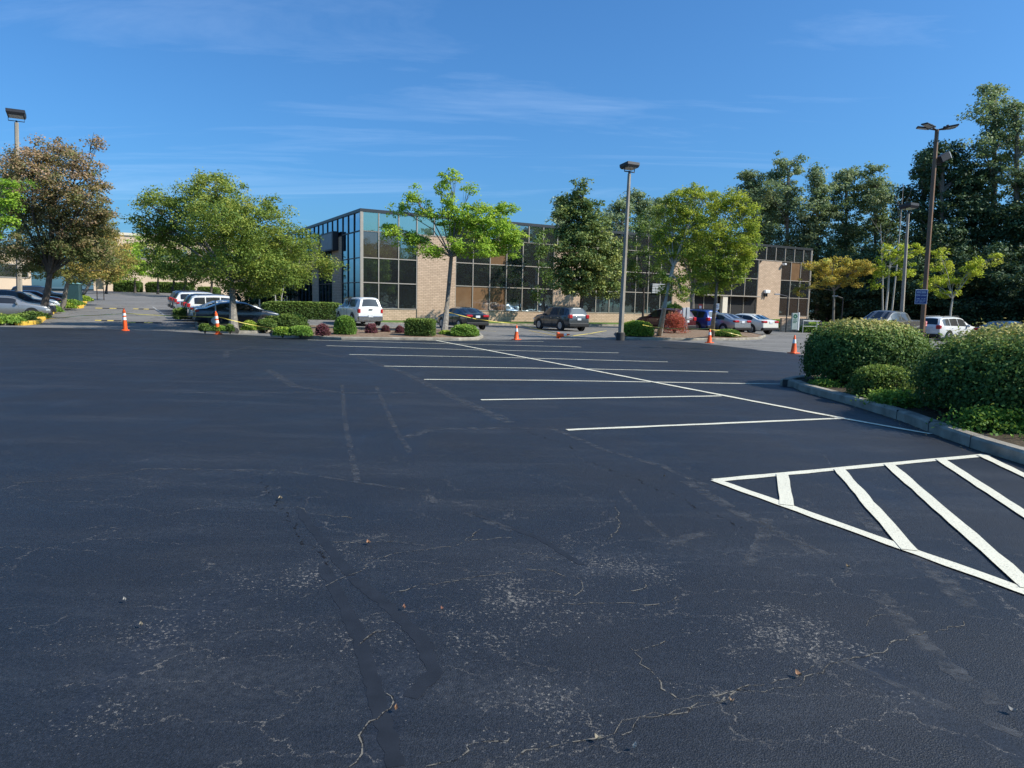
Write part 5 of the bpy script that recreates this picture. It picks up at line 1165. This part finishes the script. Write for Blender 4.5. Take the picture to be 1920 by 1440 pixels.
# two big bushes near right
c1 = gp(1606, 752, .1); c1 = Vector((7.90, 15.9, .10))
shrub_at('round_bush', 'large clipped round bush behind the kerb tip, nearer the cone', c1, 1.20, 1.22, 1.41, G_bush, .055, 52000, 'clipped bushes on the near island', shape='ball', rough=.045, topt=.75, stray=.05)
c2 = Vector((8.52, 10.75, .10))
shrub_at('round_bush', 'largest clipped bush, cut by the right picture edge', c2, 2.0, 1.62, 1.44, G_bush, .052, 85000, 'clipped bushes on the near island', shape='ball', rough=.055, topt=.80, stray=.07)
shrub_at('low_bush', 'small grey green bush between the two large clipped ones', Vector((7.0, 13.35, .10)), .54, .50, .62, G_hedge, .04, 11000, rough=.10, topt=.4, tone=.12)
for x, y, rx, ry, h, n, lab in [(6.72, 12.3, .40, .42, .24, 3200, 'yellow green ground cover below the small bush, by the kerb'), (6.85, 9.75, .62, .34, .30, 4400, 'yellow green ground cover in front of the largest bush'), (6.75, 15.2, .30, .35, .14, 1500, 'thin yellow green ground cover at the kerb tip'), (7.55, 9.02, .85, .20, .15, 2000, 'ground cover sprawling at the right picture edge')]:
    shrub_at('ground_cover', lab, Vector((x, y, .10)), rx, ry, h, G_yb, .055, n, 'ground cover of the near island', rough=.25, core=False, shape='loose', tone=-.28, cat='ground cover', stray=.3)  # lowered leaf tone puts the shade under the bushes into the colour
# centre island
sh = shrub
sh('low_shrub', 'yellowish sprawling weeds at the left tip of the centre island', 527, 629, 32, 15, G_yb, n=3500, leaf=.07, rough=.2, tone=-.1)
sh('low_shrub', 'low green shrub in front of the flat boulder', 560, 629.5, 42, 18, G_bush2, n=5000, leaf=.07, rough=.15)
for px, w_, h_, py, lab in [(603, 24, 20, 629, 'widest burgundy shrub, left of the round green bush'), (695, 20, 18, 626, 'burgundy shrub below the white pickup'), (722, 15, 14, 625, 'small burgundy shrub midway between pickup and clipped hedge'), (749, 15, 14, 626, 'small burgundy shrub nearest the clipped hedge')]:
    sh('burgundy_shrub', lab, px, py, w_, h_, G_burg, n=3200, leaf=.06, rough=.2, group='burgundy shrubs', tone=.08, stray=.1, shape='loose')
sh('round_shrub', 'upright round green shrub left of the white pickup', 644.5, 627, 38, 34, G_bush2, n=9000, leaf=.065, rough=.08, tone=-.12, topt=.3)
sh('clipped_hedge', 'boxy clipped green hedge left of the young maple', 786.5, 629.5, 55, 31, G_hedge, n=14000, leaf=.06, rough=.03, shape='box', depth=.75, tone=.08, topt=.35)
sh('low_shrub', 'leafy low green shrub right of the young maple trunk', 870, 630, 48, 20, G_bush2, n=7500, leaf=.08, rough=.2)
sh('low_shrub', 'yellow green weeds at the foot of the young maple', 835, 628, 22, 8, G_yb, n=1500, leaf=.07, core=False, rough=.3, shape='loose')
# oak island
for px, py, w_, h_, lm, n, lab in [(382, 621, 20, 13, G_hedge, 1800, 'small dark green shrub at the left tip of the oak island'), (465, 619, 24, 17, G_yb, 2600, 'bright yellow green shrub right of the oak trunk'), (430, 622, 14, 13, G_hedge, 1400, 'dark small shrub at the foot of the oak'), (497, 619, 34, 20, G_hedge, 4200, 'dark green shrub at the middle of the oak island'),
                                   (540, 617, 62, 27, G_hedge, 9000, 'wide dark green shrub at the right end of the oak island'), (408, 621, 24, 10, G_bush2, 1600, 'low green tuft behind the leaning channelizer'), (512, 611, 44, 18, G_bush, 5000, 'dense dark shrub beside the nose of the navy sedan')]:
    sh('island_shrub', lab, px, py, w_, h_, lm, n=n, leaf=.075, rough=.2, group='shrubs of the oak island', tone=.05)
# centre right island
sh('low_shrub', 'bright yellow green shrub at the foot of the pale lamp post', 1197, 630, 58, 27, G_yb, n=9500, leaf=.075, rough=.15, tone=-.02)
sh('red_shrub', 'open red leaved shrub in front of the maroon suv', 1267, 625, 42, 38, G_red, n=5200, leaf=.065, rough=.18, core=False, shape='loose', z0=.2, layers=.7, stray=.12)
sh('low_shrub', 'low dark green shrub below the silver grey sedan', 1367, 631, 44, 13, G_bush2, n=4200, leaf=.07, rough=.15, tone=-.2)
sh('low_shrub', 'small yellow green tuft right of the thin trunk', 1343, 630, 20, 8, G_yb, n=1200, leaf=.07, core=False, rough=.3, shape='loose')
shrub_at('tall_shrub', 'leafy green shrub showing above the maroon suv', onground(1262, 60.5), .9, .7, 2.05, G_bush2, .15, 3500, rough=.2, shape='loose')
# hedges near the building
def hedge_run(p0, p1, w_, h, lab, lm=G_hedge, n=16000, leaf=.11, tone=0, seg=None, group=None):
    mid = (p0 + p1) / 2; L = (p1 - p0).length
    return shrub_at('long_hedge', lab, mid, L / 2, w_ / 2, h, lm, leaf, n, group, 'box', .015, True, tone, 'hedge', .45, .02, math.atan2((p1 - p0).y, (p1 - p0).x), .12)
q0 = onground(640, 54.2); q1 = q0 - U * 5.6 + V * .4
hedge_run(q0 , q1, 1.3, 1.30, 'long clipped hedge against the shaded side of the office block', n=22000)
hedge_run(q1 - U * .4 - V * 1.4, q1 - U * 6.0 - V * 2.2, 1.2, .75, 'lower dark hedge left of the tall clipped one')
for s0, s1, t0, h, lab in [(0.6, 7.2, 2.2, .75, 'ground cover hedge beside the white sedan, left half'), (6.0, 15.5, 1.9, .55, 'ground cover hedge in front of the monument sign')]:
    p0 = suv(ps + s0, pt - t0); p1 = suv(ps + s1, pt - t0 + .1); p0.z = p1.z = .15
    shrub_at('planter_hedge', lab, (p0 + p1) / 2, (s1 - s0) / 2, 1.35, h, G_bush2, .11, 12000, 'planter hedges', 'box', .06, True, 0, 'hedge', .4, .05, AZ, .2)
shrub_at('planter_shrub', 'low green shrub by the handrail', onground(1522, 59), 1.0, .6, .65, G_bush2, .12, 2500)
# left median shrubs
for i, (px, Y, rx, h, lm, lab) in enumerate([(20, 37.2, 1.5, .62, G_bush, 'sprawling green shrub below the far left lamp post'), (2, 35.8, 1.0, .35, G_yb, 'weedy tuft at the lower left corner of the median'), (45, 36.6, .9, .5, G_bush2, 'light green shrub beside the first yellow kerb'), (62, 39.5, 1.1, .55, G_hedge, 'dark shrub behind the first yellow kerb'), (84, 43.5, 1.2, .6, G_hedge, 'dark shrub past the first median tree'),
                                            (112, 51, 1.3, .7, G_bush2, 'shrub at the second yellow kerb'), (140, 57, 1.3, .7, G_yb, 'yellow green shrub at the third yellow kerb'), (158, 64, 1.3, .7, G_bush2, 'shrub at the fourth yellow kerb'), (176, 74, 1.4, .8, G_yb, 'bright shrub at the far yellow kerb'), (-20, 38, 1.5, .6, G_bush, 'shrub cut by the left picture edge')]):
    b = onground(px - 24, Y + 1.7); b.z += .1; shrub_at('median_shrub', lab, b, rx * .72, rx * .6, h * .72, lm, .085 + .0008 * Y, 4500, 'shrubs of the left median', rough=.2, shape='loose', tone=.05)
# hedge in front of the beige building
for a, b, lab in [(217, 264, 'dark hedge left of the driveway gap at the beige wall'), (277, 362, 'long dark hedge before the beige wall'), (374, 410, 'green hedge behind the white cars, right of the driveway gap')]:
    p0 = onground(a, 128); p1 = onground(b, 128); hedge_run(p0, p1, 2.0, 1.9, lab, n=7000, leaf=.32, group='hedges before the beige wall')

# ------------------------------------------------------------------ far beige building and neighbours
M_beige = plain('beige stucco', (.62, .47, .33), .9, var=.05, vs=.3); M_beige2 = plain('pale stucco band', (.70, .62, .50), .9, var=.05, vs=.3); M_win = glass_mat('far window glass', .25, (.6, .7, .75), (.03, .03, .03))
def far_building(lab, p0, p1, dep, h, bands, mat=M_beige):
    d = (p1 - p0); L = d.length; o = empty('beige_building', p0, math.atan2(d.y, d.x), lab, 'building')
    mb = MB(); mb.box(0, L, 0, dep, -1.5, h); mb.build('wall', mat, o); mb = MB(); mb.box(-.2, L + .2, -.25, dep, h - .1 + .12, h + .5); mb.build('parapet', M_beige2, o)
    for z0, z1 in bands:
        n = int(L / 3.2)
        for k in range(n):
            x0 = k * L / n + .3; x1 = (k + 1) * L / n - .3; fr = MB()
            for bx in ((x0, x1, -.08, .0, z0, z0 + .12), (x0, x1, -.08, .0, z1 - .12, z1), (x0, x0 + .12, -.08, 0, z0 + .12, z1 - .12), (x1 - .12, x1, -.08, 0, z0 + .12, z1 - .12)): fr.box(*bx)
            f = fr.build('window', M_frame, o); mb = MB(); mb.box(x0 + .12, x1 - .12, -.04, -.01, z0 + .12, z1 - .12); mb.build('pane', M_win, f)
    return o
a_ = onground(176, 132); b2 = a_ + U * 62
far_building('large beige stucco building beyond the end of the left road', a_, b2, 30, 10.4, [(6.2, 8.4)])
a_ = onground(-150, 96); b2 = onground(60, 104); a_.z = b2.z = 1.5
far_building('low pale building behind the parked cars at far left', a_, b2, 20, 6.0, [(2.4, 4.4)])

# ------------------------------------------------------------------ fallen leaves and grit on the fresh coat
leaf_spots = [((526, 939), .07, 'curled dry leaf on the crack at the left of the lot', (.30, .22, .12)), ((691, 1023), .05, 'orange brown leaf just left of the long pale crack', (.45, .18, .05)), ((1497, 1273), .05, 'thin orange twig like leaf near the long crack', (.42, .20, .07)), ((758, 1146), .035, 'small rust coloured leaf below the middle', (.40, .14, .05)),
              ((265, 1179), .03, 'tan leaf fragment in the lower left', (.30, .24, .15)), ((234, 1132), .03, 'pale pebble like leaf in the lower left', (.45, .42, .38)), ((1589, 1068), .035, 'small tan leaf below the hatched area', (.38, .25, .10)), ((1897, 1341), .05, 'grey pebble at the lower right edge', (.30, .29, .27)), ((1245, 897), .03, 'tiny leaf above the middle crack', (.35, .2, .08)),
              ((742, 1338), .03, 'small orange leaf at the bottom', (.45, .2, .06)), ((1120, 1394), .035, 'pale tan leaf fragment beside the double crack', (.45, .38, .25)), ((1371, 1323), .03, 'brown leaf fragment right of the double crack', (.35, .22, .12)), ((1189, 1410), .03, 'white grit chip near the bottom edge', (.55, .54, .5)), ((829, 1149), .025, 'tiny red brown leaf left of centre', (.38, .12, .05))]
for i, (p, s_, lab, c) in enumerate(leaf_spots):
    s_ *= .72; c = tuple(.6 * x + .06 for x in c)
    g = gp(*p); q = MB(); n = 9; a0 = rnd.uniform(0, 6.28); rows = []
    for k in range(n):
        t = k / (n - 1); w_ = math.sin(math.pi * min(1, t * 1.03)) ** .8 * s_ * .36 + .001; z = .012 + .018 * (t - .5) ** 2 * 4 * (.6 + s_ * 6)
        rows.append([Vector(((t - .5) * s_, y * w_, z + .010 * abs(y))) for y in (-1, 0, 1)])
    q.grid(rows); o = q.build('fallen_leaf', plain('dry leaf %d' % i, c, .7), fixn=False); o.location = (g.x, g.y, .004); o.rotation_euler = (0, 0, a0); tag(o, lab, 'leaf', 'fallen leaves on the fresh asphalt')
    if 'peb' in lab or 'chip' in lab: o.name = 'pebble'; o['category'] = 'pebble'
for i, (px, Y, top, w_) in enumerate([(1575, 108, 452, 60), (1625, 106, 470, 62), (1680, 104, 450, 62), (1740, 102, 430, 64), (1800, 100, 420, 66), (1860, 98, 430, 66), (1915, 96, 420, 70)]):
    tree('backing_tree', 'dark tree deep in the thicket, %s' % ['first from the building corner', 'between the orange tree and the pickup', 'behind the slender lamp post', 'behind the brown lamp post', 'behind the white suv', 'between the broad evergreen and the tallest tree', 'at the right picture edge'][i],
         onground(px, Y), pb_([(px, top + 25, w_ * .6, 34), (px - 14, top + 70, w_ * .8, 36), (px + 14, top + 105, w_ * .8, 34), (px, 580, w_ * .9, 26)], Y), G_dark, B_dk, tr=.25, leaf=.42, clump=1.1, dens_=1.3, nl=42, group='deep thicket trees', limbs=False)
# kerb joints, gutter litter and litter on the near bed
M_joint = plain('kerb joint', (.05, .05, .05), .9)
acc = 0; prev = ia[0]
for a, b in zip(ia[:-1], ia[1:]):
    L = (b - a).length; d = (b - a).normalized(); n = Vector((-d.y, d.x, 0)); t = 1.15 - acc
    while t < L:
        p = a + d * t; rr_ = math.atan2(d.y, d.x); Mj = Matrix.Translation((p.x, p.y, 0)) @ Matrix.Rotation(rr_, 4, 'Z')
        mb = MB(); sgn = 1; mb.box(-.004, .004, -.006, .205, .0, .1625, Mj); struct(mb.build('kerb_joint', M_joint)); t += 2.4
    acc = (L - (t - 2.4)) if t > L else 0
G_litter = leafmat('dry litter', [(.05, .03, .02), (.14, .08, .04), (.24, .15, .07), (.30, .24, .13)], .1)
pts = []
for a, b in zip(ia[:-2], ia[1:-1]):
    d = (b - a); n = Vector((-d.y, d.x, 0)).normalized(); k = int(d.length * 26)
    for _ in range(k):
        p = a + d * rnd.random(); q = p - n * abs(rnd.gauss(0, .05)) * (1 if rnd.random() < .8 else 4); pts.append((q.x, q.y, .014))
P_l = np.array(pts); Nl = RG.normal(0, .35, P_l.shape); Nl[:, 2] = 1
o = quads_mesh('leaf_litter', P_l, Nl, RG.uniform(.012, .035, len(P_l)), RG.random(len(P_l)), G_litter); tag(o, 'dry leaf litter and grit gathered along the near kerb', 'leaf litter', kind='stuff')
